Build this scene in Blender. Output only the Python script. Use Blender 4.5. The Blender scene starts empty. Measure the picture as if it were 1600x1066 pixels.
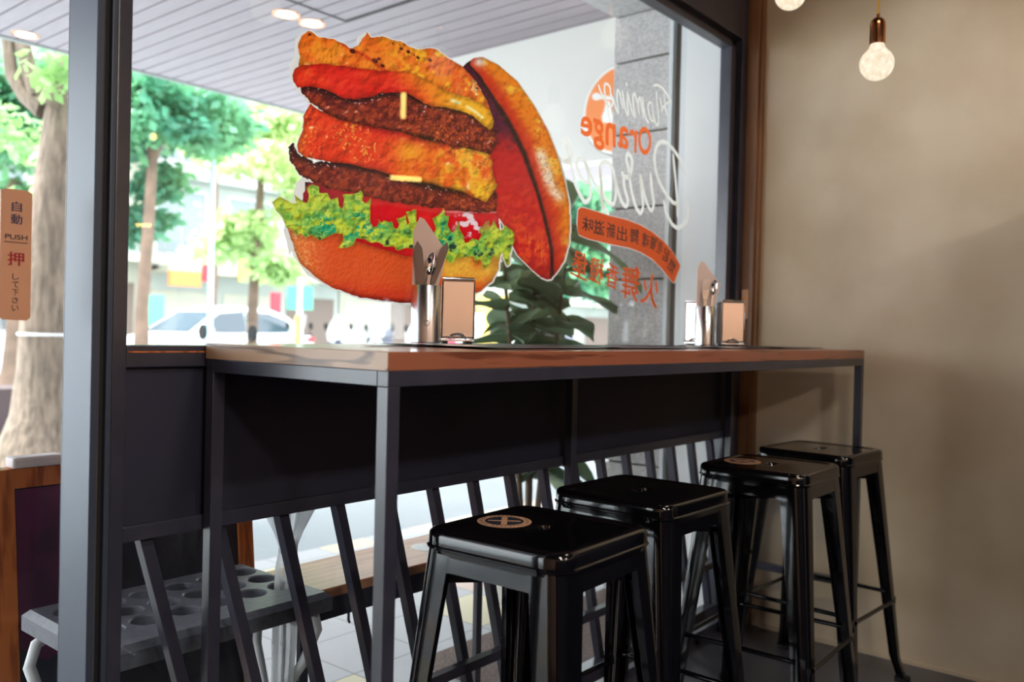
import bpy, math, random
import numpy as np
from mathutils import Vector, Matrix

random.seed(7)
S = bpy.context.scene
COL = S.collection

# ------------------------------------------------------------------ camera, world, sun, lights, exposure
FPX, YAW, PIT, ROL, H = 1357.15, 0.880273, -0.0103401, 0.0234406, 1.09
_F = np.array([math.sin(YAW)*math.cos(PIT), math.cos(YAW)*math.cos(PIT), math.sin(PIT)])
_r = np.cross(_F, [0, 0, 1]); _r /= np.linalg.norm(_r); _u = np.cross(_r, _F)
_R = _r*math.cos(ROL)+_u*math.sin(ROL); _U = -_r*math.sin(ROL)+_u*math.cos(ROL)
CAM = np.array([0, 0, H])
def ray(x, y): return _F+_R*(x-800)/FPX-_U*(y-533)/FPX
def aty(x, y, Y): d = ray(x, y); return CAM+d*(Y/d[1])          # point of the vertical plane y=Y
def atz(x, y, Z): d = ray(x, y); return CAM+d*((Z-H)/d[2])      # point of the level plane z=Z
def atx(x, y, X): d = ray(x, y); return CAM+d*(X/d[0])
def atd(x, y, D): return CAM+ray(x, y)*D

cd = bpy.data.cameras.new('camera'); cam = bpy.data.objects.new('camera', cd); COL.objects.link(cam)
cd.sensor_width = 36; cd.lens = FPX/1600*36; cd.clip_start = .02; cd.clip_end = 300
mt = Matrix(((_R[0], _U[0], -_F[0]), (_R[1], _U[1], -_F[1]), (_R[2], _U[2], -_F[2]))).to_4x4()
mt.translation = Vector(CAM); cam.matrix_world = mt
cd.dof.use_dof = True; cd.dof.focus_distance = 1.8; cd.dof.aperture_fstop = 3.0
S.camera = cam

wd = bpy.data.worlds.new('overcast_sky'); S.world = wd; wd.use_nodes = True
bg = wd.node_tree.nodes['Background']
bg.inputs['Color'].default_value = (.96, .98, 1.0, 1); bg.inputs['Strength'].default_value = 4.6

sd = bpy.data.lights.new('sun', 'SUN'); sd.energy = 12.5; sd.angle = math.radians(12); sd.color = (1, .97, .92)
sun = bpy.data.objects.new('sun', sd); COL.objects.link(sun)
sun.rotation_euler = Vector((.35, -.45, -1.0)).to_track_quat('-Z', 'Y').to_euler()
def area(name, loc, energy, size, col, rot=(0, 0, 0), sy=None):
    d = bpy.data.lights.new(name, 'AREA'); d.energy = energy; d.size = size; d.color = col
    if sy: d.shape = 'RECTANGLE'; d.size_y = sy
    o = bpy.data.objects.new(name, d); COL.objects.link(o); o.location = loc; o.rotation_euler = rot; return o
area('ceiling_lamp', (2.2, .5, 2.66), 3.5, .30, (1, .80, .58))
area('ceiling_lamp', (-.6, -2.7, 2.66), 55, .35, (1, .90, .80))
area('ceiling_lamp', (.35, -.75, 2.66), 20, .35, (1, .88, .76))
area('ceiling_lamp', (1.2, -2.9, 2.66), 55, .35, (1, .90, .80))

S.view_settings.view_transform = 'Standard'; S.view_settings.look = 'None'
S.view_settings.exposure = 0.56; S.view_settings.gamma = 1.0; S.view_settings.use_curve_mapping = False
cy = S.cycles
cy.max_bounces = 8; cy.diffuse_bounces = 4; cy.glossy_bounces = 4; cy.transmission_bounces = 6; cy.transparent_max_bounces = 24
cy.use_denoising = True; cy.sample_clamp_indirect = 6; cy.caustics_reflective = False; cy.caustics_refractive = False

# ------------------------------------------------------------------ materials
def lin(c):
    return tuple((v/255/12.92 if v/255 <= .04045 else ((v/255+.055)/1.055)**2.4) for v in c)
def mat(name, rgb, rough=.5, metal=0, coat=0, spec=.5, noise=None, bump=None, emit=None, trans=0):
    """rgb in sRGB 0-255; noise=(rgb2, scale, detail[, stretch]) mixes a second colour; bump=(scale, strength)"""
    m = bpy.data.materials.new(name); m.use_nodes = True; nt = m.node_tree; N = nt.nodes; L = nt.links
    b = N['Principled BSDF']; b.inputs['Base Color'].default_value = (*lin(rgb), 1)
    b.inputs['Roughness'].default_value = rough; b.inputs['Metallic'].default_value = metal
    b.inputs['Coat Weight'].default_value = coat; b.inputs['Coat Roughness'].default_value = .05
    b.inputs['Specular IOR Level'].default_value = spec
    tc = N.new('ShaderNodeTexCoord'); src = tc.outputs['Object']
    if noise:
        mp = N.new('ShaderNodeMapping'); L.new(src, mp.inputs[0])
        if len(noise) > 3: mp.inputs['Scale'].default_value = noise[3]
        n = N.new('ShaderNodeTexNoise'); n.inputs['Scale'].default_value = noise[1]; n.inputs['Detail'].default_value = noise[2]
        L.new(mp.outputs[0], n.inputs['Vector'])
        r = N.new('ShaderNodeValToRGB'); r.color_ramp.elements[0].position = .35; r.color_ramp.elements[1].position = .68
        r.color_ramp.elements[0].color = (*lin(rgb), 1); r.color_ramp.elements[1].color = (*lin(noise[0]), 1)
        L.new(n.outputs['Fac'], r.inputs[0]); L.new(r.outputs[0], b.inputs['Base Color'])
    if bump:
        n = N.new('ShaderNodeTexNoise'); n.inputs['Scale'].default_value = bump[0]; n.inputs['Detail'].default_value = 6
        L.new(src, n.inputs['Vector'])
        bp = N.new('ShaderNodeBump'); bp.inputs['Strength'].default_value = bump[1]; bp.inputs['Distance'].default_value = .01
        L.new(n.outputs['Fac'], bp.inputs['Height']); L.new(bp.outputs[0], b.inputs['Normal'])
    if emit:
        b.inputs['Emission Color'].default_value = (*lin(emit[0]), 1); b.inputs['Emission Strength'].default_value = emit[1]
    if trans: b.inputs['Transmission Weight'].default_value = trans
    return m
def leafmat(name, c1, c2, scale=3, tr=.45):
    m = bpy.data.materials.new(name); m.use_nodes = True; nt = m.node_tree; N = nt.nodes; L = nt.links; N.clear()
    out = N.new('ShaderNodeOutputMaterial'); mx = N.new('ShaderNodeMixShader'); d = N.new('ShaderNodeBsdfPrincipled'); t = N.new('ShaderNodeBsdfTranslucent')
    tc = N.new('ShaderNodeTexCoord'); n = N.new('ShaderNodeTexNoise'); n.inputs['Scale'].default_value = scale; n.inputs['Detail'].default_value = 3
    r = N.new('ShaderNodeValToRGB'); r.color_ramp.elements[0].position = .38; r.color_ramp.elements[1].position = .62
    r.color_ramp.elements[0].color = (*lin(c1), 1); r.color_ramp.elements[1].color = (*lin(c2), 1)
    L.new(tc.outputs['Object'], n.inputs['Vector']); L.new(n.outputs['Fac'], r.inputs[0])
    L.new(r.outputs[0], d.inputs['Base Color']); L.new(r.outputs[0], t.inputs['Color']); d.inputs['Roughness'].default_value = .45
    mx.inputs[0].default_value = tr; L.new(d.outputs[0], mx.inputs[1]); L.new(t.outputs[0], mx.inputs[2]); L.new(mx.outputs[0], out.inputs[0])
    return m
def glassmat(name, tint=(250, 252, 252), refl=1.0, rough=0.0):
    m = bpy.data.materials.new(name); m.use_nodes = True; nt = m.node_tree; N = nt.nodes; L = nt.links; N.clear()
    out = N.new('ShaderNodeOutputMaterial'); mx = N.new('ShaderNodeMixShader'); g = N.new('ShaderNodeBsdfGlossy'); t = N.new('ShaderNodeBsdfTransparent')
    f = N.new('ShaderNodeLayerWeight'); f.inputs['Blend'].default_value = .5
    p5 = N.new('ShaderNodeMath'); p5.operation = 'POWER'; p5.inputs[1].default_value = 5; L.new(f.outputs['Facing'], p5.inputs[0])
    k = N.new('ShaderNodeMath'); k.operation = 'MULTIPLY_ADD'; k.inputs[1].default_value = .96*refl; k.inputs[2].default_value = .04*refl; L.new(p5.outputs[0], k.inputs[0])
    t.inputs['Color'].default_value = (*lin(tint), 1); g.inputs['Roughness'].default_value = rough
    L.new(k.outputs[0], mx.inputs[0]); L.new(t.outputs[0], mx.inputs[1]); L.new(g.outputs[0], mx.inputs[2]); L.new(mx.outputs[0], out.inputs[0])
    return m
def printmat(name, rgb=None, trans=.5, attr=None, alpha=1.0):
    """ink on clear film: seen from both sides, lets some daylight through"""
    m = bpy.data.materials.new(name); m.use_nodes = True; nt = m.node_tree; N = nt.nodes; L = nt.links; N.clear()
    out = N.new('ShaderNodeOutputMaterial'); mx = N.new('ShaderNodeMixShader'); d = N.new('ShaderNodeBsdfDiffuse'); t = N.new('ShaderNodeBsdfTranslucent')
    if attr:
        a = N.new('ShaderNodeVertexColor'); a.layer_name = attr
        L.new(a.outputs[0], d.inputs[0]); L.new(a.outputs[0], t.inputs[0])
    else:
        d.inputs[0].default_value = (*lin(rgb), 1); t.inputs[0].default_value = (*lin(rgb), 1)
    mx.inputs[0].default_value = trans; L.new(d.outputs[0], mx.inputs[1]); L.new(t.outputs[0], mx.inputs[2])
    if alpha < 1:
        tr = N.new('ShaderNodeBsdfTransparent'); m2 = N.new('ShaderNodeMixShader'); m2.inputs[0].default_value = alpha
        L.new(tr.outputs[0], m2.inputs[1]); L.new(mx.outputs[0], m2.inputs[2]); L.new(m2.outputs[0], out.inputs[0])
    else: L.new(mx.outputs[0], out.inputs[0])
    return m
def woodmat(name, c1, c2, scale=6, stretch=(1, 9, 9), rough=.4, dist=3.0, coat=.1, line=.55):
    m = bpy.data.materials.new(name); m.use_nodes = True; nt = m.node_tree; N = nt.nodes; L = nt.links
    b = N['Principled BSDF']; b.inputs['Roughness'].default_value = rough; b.inputs['Coat Weight'].default_value = coat
    tc = N.new('ShaderNodeTexCoord'); mp = N.new('ShaderNodeMapping'); mp.inputs['Scale'].default_value = stretch
    n = N.new('ShaderNodeTexNoise'); n.inputs['Scale'].default_value = scale; n.inputs['Detail'].default_value = 2; n.inputs['Distortion'].default_value = .4
    w = N.new('ShaderNodeMath'); w.operation = 'MULTIPLY'; w.inputs[1].default_value = dist*6
    s = N.new('ShaderNodeMath'); s.operation = 'SINE'
    r = N.new('ShaderNodeValToRGB'); e = r.color_ramp.elements; e[0].position = 0; e[1].position = line
    e[0].color = (*lin(c2), 1); e[1].color = (*lin(c1), 1)
    mr = N.new('ShaderNodeMapRange'); mr.inputs[1].default_value = -1; mr.inputs[2].default_value = 1
    L.new(tc.outputs['Object'], mp.inputs[0]); L.new(mp.outputs[0], n.inputs['Vector']); L.new(n.outputs['Fac'], w.inputs[0])
    L.new(w.outputs[0], s.inputs[0]); L.new(s.outputs[0], mr.inputs[0]); L.new(mr.outputs[0], r.inputs[0]); L.new(r.outputs[0], b.inputs['Base Color'])
    return m

M = dict(
    black_gloss=mat('black_gloss_paint', (8, 8, 12), .09, 0, .4, .5),
    black_metal=mat('black_steel', (46, 47, 60), .28, .0, 0, .8, noise=((56, 56, 70), 14, 3)),
    frame_dark=mat('dark_brown_steel', (33, 25, 26), .35, .1, 0, .5),
    panel_black=mat('black_panel', (28, 30, 48), .55, 0, 0, .5, noise=((36, 37, 58), 3, 3)),
    alu=mat('grey_aluminium', (64, 73, 86), .42, .2, noise=((54, 64, 84), 2, 2)),
    rubber=mat('black_rubber', (10, 10, 12), .7),
    brush=mat('grey_pile', (90, 88, 92), .9, bump=(300, .8)),
    wood=woodmat('oiled_table_wood', (152, 92, 68), (112, 62, 44), 5, (.9, 7, 10), .3, 2.5, .35),
    endgrain_lit=woodmat('table_end_wood_lit', (186, 150, 118), (112, 84, 62), 1.6, (3, 1.3, 9), .35, 7, .2, .22),  # real end grain lines; the paler tone paints in daylight on this end
    orange_wood=woodmat('orange_pine', (196, 112, 52), (150, 76, 30), 4, (10, 10, .8), .45, 2),
    bench_wood=woodmat('bench_wood', (200, 140, 100), (180, 118, 80), 4, (.7, 9, 9), .4, 2),
    jamb_wood=woodmat('jamb_wood', (136, 96, 64), (112, 76, 46), 3, (9, 9, .5), .5, 1.2),
    plaster=mat('sand_plaster', (212, 198, 176), .5, 0, 0, .35, noise=((184, 164, 136), 1.9, 8), bump=(5, .12)),
    ceil=mat('dark_ceiling', (52, 44, 38), .8),
    roomwall=mat('beige_room_wall', (212, 180, 156), .7),
    floor=mat('polished_concrete', (88, 88, 98), .28, 0, 0, .5, noise=((62, 59, 64), 2.2, 6)),
    steel=mat('brushed_steel', (200, 200, 202), .22, 1),
    chrome=mat('chrome', (225, 225, 228), .06, 1),
    copper=mat('copper', (196, 132, 92), .2, 1),
    brass=mat('yellow_cord', (176, 130, 30), .6),
    napkin=printmat('pale_napkin', (250, 234, 226), .35),
    placemat=mat('dark_placemat', (46, 46, 58), .4),
    tan=mat('tan_sticker_print', (206, 160, 128), .5),
    pale_print=mat('white_sticker_print', (232, 232, 226), .5),
    slate=mat('dark_sticker_print', (44, 46, 60), .5),
    white_plastic=mat('white_tube', (214, 218, 220), .35),
    grey_plastic=mat('grey_moulded_plastic', (96, 98, 108), .45, noise=((80, 82, 92), 60, 3)),
    chalk=mat('chalkboard', (34, 36, 44), .75, noise=((54, 56, 66), 5, 6)),
    chalk_purple=mat('purple_chalkboard', (112, 40, 84), .7, noise=((74, 32, 62), 7, 5)),
    paper=mat('pale_paper', (226, 216, 216), .7),
    white_wall=mat('white_painted_wall', (232, 232, 232), .6),
    stone=mat('speckled_grey_stone', (204, 201, 200), .8, noise=((168, 164, 164), 110, 5), bump=(60, .5)),
    stone_dark=mat('dark_joint', (84, 76, 74), .8),
    concrete_beam=mat('grey_render', (214, 212, 212), .85, noise=((192, 190, 190), 40, 4)),
    orange=mat('orange_sign_face', (232, 132, 66), .45),
    ribbon=printmat('orange_film', (246, 108, 44), .65),
    glyph_orange=printmat('orange_film_lettering', (255, 138, 70), .5),
    white_film=printmat('white_film', (250, 247, 240), .6),
    edge_film=printmat('pale_edge_film', (236, 226, 218), .5),
    ink=mat('dark_ink', (44, 22, 40), .6),
    navy=mat('navy_ink', (36, 34, 80), .6), red_ink=mat('red_ink', (165, 30, 30), .6), black_ink=mat('black_ink', (50, 40, 48), .6),
    plate=mat('tan_push_plate', (216, 158, 122), .5),
    glass=glassmat('window_glass', (248, 251, 252), .9),
    film=glassmat('clear_film', (244, 246, 246), .8, .25),
    bark=mat('tree_bark', (128, 112, 98), .9, noise=((84, 72, 62), 9, 6, (3, 3, .6)), bump=(18, 1.0)),
    bark_far=mat('far_bark', (120, 98, 84), .9, noise=((92, 76, 66), 4, 4)),
    leaf_mid=leafmat('mid_green_leaves', (112, 158, 108), (168, 204, 128), .7),
    leaf_pale=leafmat('pale_green_leaves', (184, 212, 150), (216, 230, 172), .6),
    leaf_deep=leafmat('deep_green_leaves', (70, 136, 110), (120, 176, 124), .7),
    leaf_fig=leafmat('fig_leaves', (88, 112, 84), (128, 148, 108), 2.5, .4),
    stem=mat('plant_stem', (92, 74, 56), .8), pot=mat('grey_pot', (150, 148, 140), .7),
    asphalt=mat('pale_road', (176, 182, 184), .8, noise=((164, 172, 176), .8, 4)),
    matc=mat('brown_coir_mat', (134, 116, 108), .95, noise=((110, 96, 92), 70, 3), bump=(120, .8)),
    carwhite=mat('white_car_paint', (236, 240, 242), .2, 0, .6), carglass=mat('dark_car_glass', (60, 72, 84), .08, 0, .3),
    tyre=mat('tyre', (34, 34, 38), .8), hub=mat('wheel_hub', (150, 152, 156), .4, .6),
    chrome_red=mat('red_lamp', (190, 40, 50), .3),
    scoot_white=mat('white_scooter_body', (232, 236, 238), .3, 0, .4), scoot_dark=mat('dark_scooter_body', (56, 62, 84), .35, 0, .3),
    scoot_red=mat('red_scooter_body', (170, 70, 90), .35, 0, .3),
    cone=mat('orange_cone', (238, 120, 84), .5), teal=mat('pale_teal_pole', (170, 200, 204), .5),
    green_sign=mat('green_sign', (90, 196, 160), .5), yellow=mat('yellow_board', (240, 208, 92), .5), red=mat('red_board', (206, 52, 66), .5),
    facade=mat('pale_facade', (176, 182, 176), .8, noise=((160, 168, 162), .5, 4)), facade2=mat('cream_facade', (190, 188, 172), .8, noise=((172, 172, 158), .5, 4)),
    facade3=mat('grey_facade', (140, 146, 144), .8), winglass=mat('far_window_glass', (128, 142, 146), .2),
    shopdark=mat('shop_interior', (120, 106, 98), .8), planter=mat('maroon_planter', (66, 50, 52), .7),
    kerb=mat('kerb_stone', (160, 142, 130), .85),
    bulb_lit=None, lamp_lit=mat('lit_lamp', (255, 240, 200), .5, emit=((255, 236, 196), 9)),
    tube_lit=mat('lit_tube', (255, 226, 150), .5, emit=((255, 214, 120), 14)),
    redstrip=mat('red_banner', (170, 16, 40), .5),
)
# frosted lit bulb glass with mottled glow
def bulbmat():
    m = bpy.data.materials.new('frosted_lit_bulb'); m.use_nodes = True; nt = m.node_tree; N = nt.nodes; L = nt.links; N.clear()
    out = N.new('ShaderNodeOutputMaterial'); e = N.new('ShaderNodeEmission'); tc = N.new('ShaderNodeTexCoord')
    n = N.new('ShaderNodeTexNoise'); n.inputs['Scale'].default_value = 60; n.inputs['Detail'].default_value = 6
    r = N.new('ShaderNodeValToRGB'); r.color_ramp.elements[0].position = .3; r.color_ramp.elements[1].position = .7
    r.color_ramp.elements[0].color = (*lin((222, 200, 166)), 1); r.color_ramp.elements[1].color = (*lin((250, 240, 220)), 1)
    L.new(tc.outputs['Object'], n.inputs['Vector']); L.new(n.outputs['Fac'], r.inputs[0]); L.new(r.outputs[0], e.inputs[0])
    e.inputs[1].default_value = .82; L.new(e.outputs[0], out.inputs[0]); return m
M['bulb_lit'] = bulbmat()
# ribbed soffit boards with dark joints every .1135 m
def soffitmat():
    m = mat('soffit_boards', (150, 142, 148), .7); nt = m.node_tree; N = nt.nodes; L = nt.links; b = N['Principled BSDF']
    tc = N.new('ShaderNodeTexCoord'); n = N.new('ShaderNodeTexNoise'); n.inputs['Scale'].default_value = 8
    mp = N.new('ShaderNodeMapping'); mp.inputs['Scale'].default_value = (4, .5, 1); L.new(tc.outputs['Object'], mp.inputs[0]); L.new(mp.outputs[0], n.inputs['Vector'])
    r = N.new('ShaderNodeValToRGB'); r.color_ramp.elements[0].color = (*lin((142, 133, 140)), 1); r.color_ramp.elements[1].color = (*lin((160, 152, 157)), 1)
    L.new(n.outputs['Fac'], r.inputs[0]); L.new(r.outputs[0], b.inputs['Base Color']); return m
M['soffit'] = soffitmat(); M['soffit_gap'] = mat('soffit_joint', (48, 28, 28), .8)
# paving: 0.3 m tiles, some yellow, some pink
def pavemat():
    m = mat('street_tiles', (200, 202, 204), .75); nt = m.node_tree; N = nt.nodes; L = nt.links; b = N['Principled BSDF']
    tc = N.new('ShaderNodeTexCoord'); sc = N.new('ShaderNodeVectorMath'); sc.operation = 'SCALE'; sc.inputs['Scale'].default_value = 1/.3
    mp = N.new('ShaderNodeMapping'); mp.inputs['Rotation'].default_value = (0, 0, .0)
    L.new(tc.outputs['Object'], mp.inputs[0]); L.new(mp.outputs[0], sc.inputs[0])
    fl = N.new('ShaderNodeVectorMath'); fl.operation = 'FLOOR'; L.new(sc.outputs[0], fl.inputs[0])
    wn = N.new('ShaderNodeTexWhiteNoise'); wn.noise_dimensions = '2D'; L.new(fl.outputs[0], wn.inputs['Vector'])
    r = N.new('ShaderNodeValToRGB'); r.color_ramp.interpolation = 'CONSTANT'; e = r.color_ramp.elements
    e[0].position = 0; e[0].color = (*lin((198, 200, 204)), 1); e[1].position = .62; e[1].color = (*lin((212, 206, 200)), 1)
    q = e.new(.76); q.color = (*lin((228, 220, 190)), 1); q = e.new(.9); q.color = (*lin((224, 202, 190)), 1)
    L.new(wn.outputs['Value'], r.inputs[0])
    fr = N.new('ShaderNodeVectorMath'); fr.operation = 'FRACTION'; L.new(sc.outputs[0], fr.inputs[0])
    sx = N.new('ShaderNodeSeparateXYZ'); L.new(fr.outputs[0], sx.inputs[0])
    mn = N.new('ShaderNodeMath'); mn.operation = 'MINIMUM'; L.new(sx.outputs[0], mn.inputs[0]); L.new(sx.outputs[1], mn.inputs[1])
    gt = N.new('ShaderNodeMath'); gt.operation = 'GREATER_THAN'; gt.inputs[1].default_value = .02; L.new(mn.outputs[0], gt.inputs[0])
    mx = N.new('ShaderNodeMixRGB'); mx.inputs[1].default_value = (*lin((150, 150, 152)), 1)
    L.new(gt.outputs[0], mx.inputs[0]); L.new(r.outputs[0], mx.inputs[2]); L.new(mx.outputs[0], b.inputs['Base Color']); return m
M['pave'] = pavemat()

# ------------------------------------------------------------------ mesh helpers
class MB:
    def __init__(s): s.v = []; s.f = []; s.smooth = []
    def add(s, vs, fs, sm=False):
        o = len(s.v); s.v += [tuple(float(a) for a in p) for p in vs]; s.f += [tuple(i+o for i in f) for f in fs]; s.smooth += [sm]*len(fs); return s
    def box(s, a, b):
        (x0, y0, z0), (x1, y1, z1) = a, b
        return s.add([(x0, y0, z0), (x1, y0, z0), (x1, y1, z0), (x0, y1, z0), (x0, y0, z1), (x1, y0, z1), (x1, y1, z1), (x0, y1, z1)],
                     [(0, 3, 2, 1), (4, 5, 6, 7), (0, 1, 5, 4), (1, 2, 6, 5), (2, 3, 7, 6), (3, 0, 4, 7)])
    def bar(s, p, q, w, h, up=(0, 0, 1)):
        p = Vector(p); q = Vector(q); d = (q-p).normalized(); u = Vector(up)
        a = d.cross(u)
        if a.length < 1e-4: a = d.cross(Vector((1, 0, 0)))
        a.normalize(); u = a.cross(d).normalized(); a *= w/2; u *= h/2
        return s.add([p-a-u, p+a-u, p+a+u, p-a+u, q-a-u, q+a-u, q+a+u, q-a+u],
                     [(0, 1, 2, 3), (7, 6, 5, 4), (0, 4, 5, 1), (1, 5, 6, 2), (2, 6, 7, 3), (3, 7, 4, 0)])
    def tube(s, pts, r, n=10, closed=False, caps=True):
        pts = [Vector(p) for p in pts]; m = len(pts); rr = r if isinstance(r, (list, tuple)) else [r]*m
        ref = Vector((0, 0, 1)); vs = []; fs = []
        prev = None
        for i, p in enumerate(pts):
            if closed: d = pts[(i+1) % m]-pts[i-1]
            else: d = pts[min(i+1, m-1)]-pts[max(i-1, 0)]
            d.normalize()
            a = prev - d*prev.dot(d) if prev is not None else d.cross(ref)
            if a.length < 1e-3: a = d.cross(Vector((1, 0, 0)))
            a.normalize(); prev = a; b = d.cross(a)
            for k in range(n):
                t = 2*math.pi*k/n; vs.append(p+(a*math.cos(t)+b*math.sin(t))*rr[i])
        for i in range(m if closed else m-1):
            j = (i+1) % m
            for k in range(n): fs.append((i*n+k, i*n+(k+1) % n, j*n+(k+1) % n, j*n+k))
        s.add(vs, fs, True)
        if caps and not closed:
            s.add(vs[:n], [tuple(range(n))[::-1]]); s.add(vs[-n:], [tuple(range(n))])
        return s
    def lathe(s, prof, c=(0, 0, 0), n=32, sm=True):
        vs = []; fs = []; m = len(prof)
        for r, z in prof:
            for k in range(n): t = 2*math.pi*k/n; vs.append((c[0]+r*math.cos(t), c[1]+r*math.sin(t), c[2]+z))
        for i in range(m-1):
            for k in range(n): fs.append((i*n+k, i*n+(k+1) % n, (i+1)*n+(k+1) % n, (i+1)*n+k))
        return s.add(vs, fs, sm)
    def loft(s, rings, closed=True, sm=True):
        n = len(rings[0]); vs = [p for r in rings for p in r]; fs = []
        for i in range(len(rings)-1):
            for k in range(n if closed else n-1): fs.append((i*n+k, i*n+(k+1) % n, (i+1)*n+(k+1) % n, (i+1)*n+k))
        return s.add(vs, fs, sm)
    def prism(s, poly, fn, t0, t1):
        """poly: 2D points; fn(u,v,t)->3D"""
        n = len(poly); a = [fn(u, v, t0) for u, v in poly]; b = [fn(u, v, t1) for u, v in poly]
        return s.add(a+b, [tuple(range(n)), tuple(range(2*n-1, n-1, -1))]+[(k, k+n, (k+1) % n+n, (k+1) % n) for k in range(n)])
def tag(o, label=None, cat=None, group=None, kind=None):
    if label: o['label'] = label
    if cat: o['category'] = cat
    if group: o['group'] = group
    if kind: o['kind'] = kind
    return o
def build(name, mb, m, parent=None, bevel=0, label=None):
    me = bpy.data.meshes.new(name); me.from_pydata(mb.v, [], mb.f); me.materials.append(m)
    me.polygons.foreach_set('use_smooth', mb.smooth); me.update()
    if any(mb.smooth): me.set_sharp_from_angle(angle=math.radians(38))
    o = bpy.data.objects.new(name, me); COL.objects.link(o)
    if parent is not None: o.parent = parent
    if bevel:
        b = o.modifiers.new('bevel', 'BEVEL'); b.width = bevel; b.segments = 2; b.limit_method = 'ANGLE'
    if label: o['label'] = label
    return o
def empty(name, label, cat, loc=(0, 0, 0), rz=0, group=None):
    o = bpy.data.objects.new(name, None); COL.objects.link(o); o.location = loc; o.rotation_euler = (0, 0, rz)
    o.empty_display_size = .05
    return tag(o, label, cat, group)
def struct(name, mb, m, parent=None, bevel=0):
    o = build(name, mb, m, parent, bevel)
    if parent is None: o['kind'] = 'structure'
    return o
def copy_tree(o, parent=None):
    c = o.copy(); COL.objects.link(c)
    if parent is not None: c.parent = parent
    for ch in [x for x in COL.objects if x.parent == o]: copy_tree(ch, c)
    return c
def box(a, b): return MB().box(a, b)

# ------------------------------------------------------------------ room shell
GY = 1.47                                                            # plane of the glass
struct('floor', box((-2.6, -4.0, -.04), (3.35, 1.50, 0)), M['floor'])
struct('ceiling', box((-2.6, -4.0, 2.72), (3.35, 1.43, 2.78)), M['ceil'])
struct('wall_right', box((3.13, -4.0, 0), (3.35, 1.50, 2.72)), M['plaster'])
struct('wall_back', box((-2.6, -4.1, 0), (3.35, -4.0, 2.72)), M['roomwall'])
struct('wall_left', box((-2.7, -4.0, 0), (-2.6, 1.50, 2.72)), M['roomwall'])
struct('baseboard_right', box((3.118, -4.0, 0), (3.13, 1.34, .012)), M['plaster'])
tj = MB().box((3.10, 1.375, 0), (3.13, 1.43, 2.40)).box((3.085, 1.385, 0), (3.10, 1.43, 2.40))
struct('trim_1', tj, M['jamb_wood'], bevel=.002)
struct('trim_2', box((-2.6, 1.375, 2.38), (3.13, 1.43, 2.46)), M['jamb_wood'], bevel=.003)
struct('wall_front', MB().box((-2.6, 1.41, 2.46), (3.13, 1.50, 2.72)).box((-2.6, 1.41, 0), (-1.2, 1.50, 2.46)), M['roomwall'])
cb_ = empty('added_dark_cabinet', 'unseen tall black cabinet added to darken stool reflections and dim the wall', 'cabinet', (0, 0, 0))  # unseen block, added so the stools reflect black and the wall dims
build('added_cabinet_body', box((2.5, -1.5, .06), (3.11, .16, 1.62)), M['panel_black'], cb_, .004); build('plinth', box((2.52, -1.48, 0), (3.10, .14, .06)), M['rubber'], cb_)
for y_ in (-1.49, -.66): build('added_cabinet_door', box((2.482, y_, .09), (2.499, y_+.81, 1.60)), M['panel_black'], cb_, .003)
ct = empty('added_dark_counter', 'unseen dark counter added to blacken stool reflections, with a red front panel', 'counter', (0, 0, 0))  # unseen, added so stool sides mirror something dark; red panel gives a red streak
build('added_counter_body', box((-1.6, -1.45, 0), (2.2, -.9, .98)), M['panel_black'], ct, .004); build('added_counter_top', box((-1.65, -1.5, .98), (2.25, -.85, 1.02)), M['frame_dark'], ct, .003)
build('red_panel', box((-.42, -.898, .05), (-.22, -.885, .95)), M['redstrip'], ct)

# window_1: black steel frame, solid apron, panes, slanted bars below
win = bpy.data.objects.new('window_1', None); COL.objects.link(win); win['kind'] = 'structure'
fr = MB()
fr.box((.690, 1.43, 0), (.714, 1.50, 2.46))                           # left post, dark face
fr.box((2.985, 1.445, 1.055), (3.02, 1.49, 2.17)); fr.box((3.045, 1.43, 0), (3.10, 1.50, 2.46)); fr.box((3.02, 1.46, .10), (3.045, 1.49, 2.2))
fr.box((.714, 1.445, 2.165), (2.985, 1.49, 2.185)); fr.box((.714, 1.46, 2.185), (3.045, 1.49, 2.205)); fr.box((.714, 1.43, 2.205), (3.045, 1.50, 2.46))
fr.box((.714, 1.43, 1.015), (3.045, 1.50, 1.052))
fr.box((.714, 1.43, .718), (3.045, 1.50, .745))
fr.box((.714, 1.43, .055), (3.045, 1.47, .105)); fr.box((.714, 1.44, 0), (3.045, 1.50, .03))
fr.box((2.985, 1.44, .03), (3.015, 1.49, .72))
build('window_frame', fr, M['black_metal'], win, .0015)
build('apron_panel', box((.714, 1.445, .745), (3.045, 1.485, 1.015)), M['panel_black'], win)
build('upper_pane', box((.714, 1.468, 1.052), (2.99, 1.472, 2.165)), M['glass'], win)
build('lower_pane', box((.714, 1.484, .05), (3.015, 1.488, .718)), M['glass'], win)
hi = MB().box((.716, 1.4285, 1.040), (3.04, 1.4305, 1.0425)); build('bead_strip', hi, M['orange_wood'], win)
for k in range(17):
    x = .62+.1435*k
    if x+.02 > 2.97: break
    z0 = .10; xb = x+.10+.275*(.72-z0)
    b = MB(); xt = x+.12-.02
    xt = .62+.1435*k+.0; top = Vector((xt, 1.462, .72)); bot = Vector((xt+.275*.62, 1.462, .10))
    if bot.x > 2.98:
        t = (2.98-top.x)/(bot.x-top.x); bot = top.lerp(bot, t)
    if top.x < .72:
        t = (.72-top.x)/(bot.x-top.x); top = top.lerp(bot, t)
    b.bar(top, bot, .022, .024, (0, 1, 0)); build('slanted_bar', b, M['black_metal'], win, .001)

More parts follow.
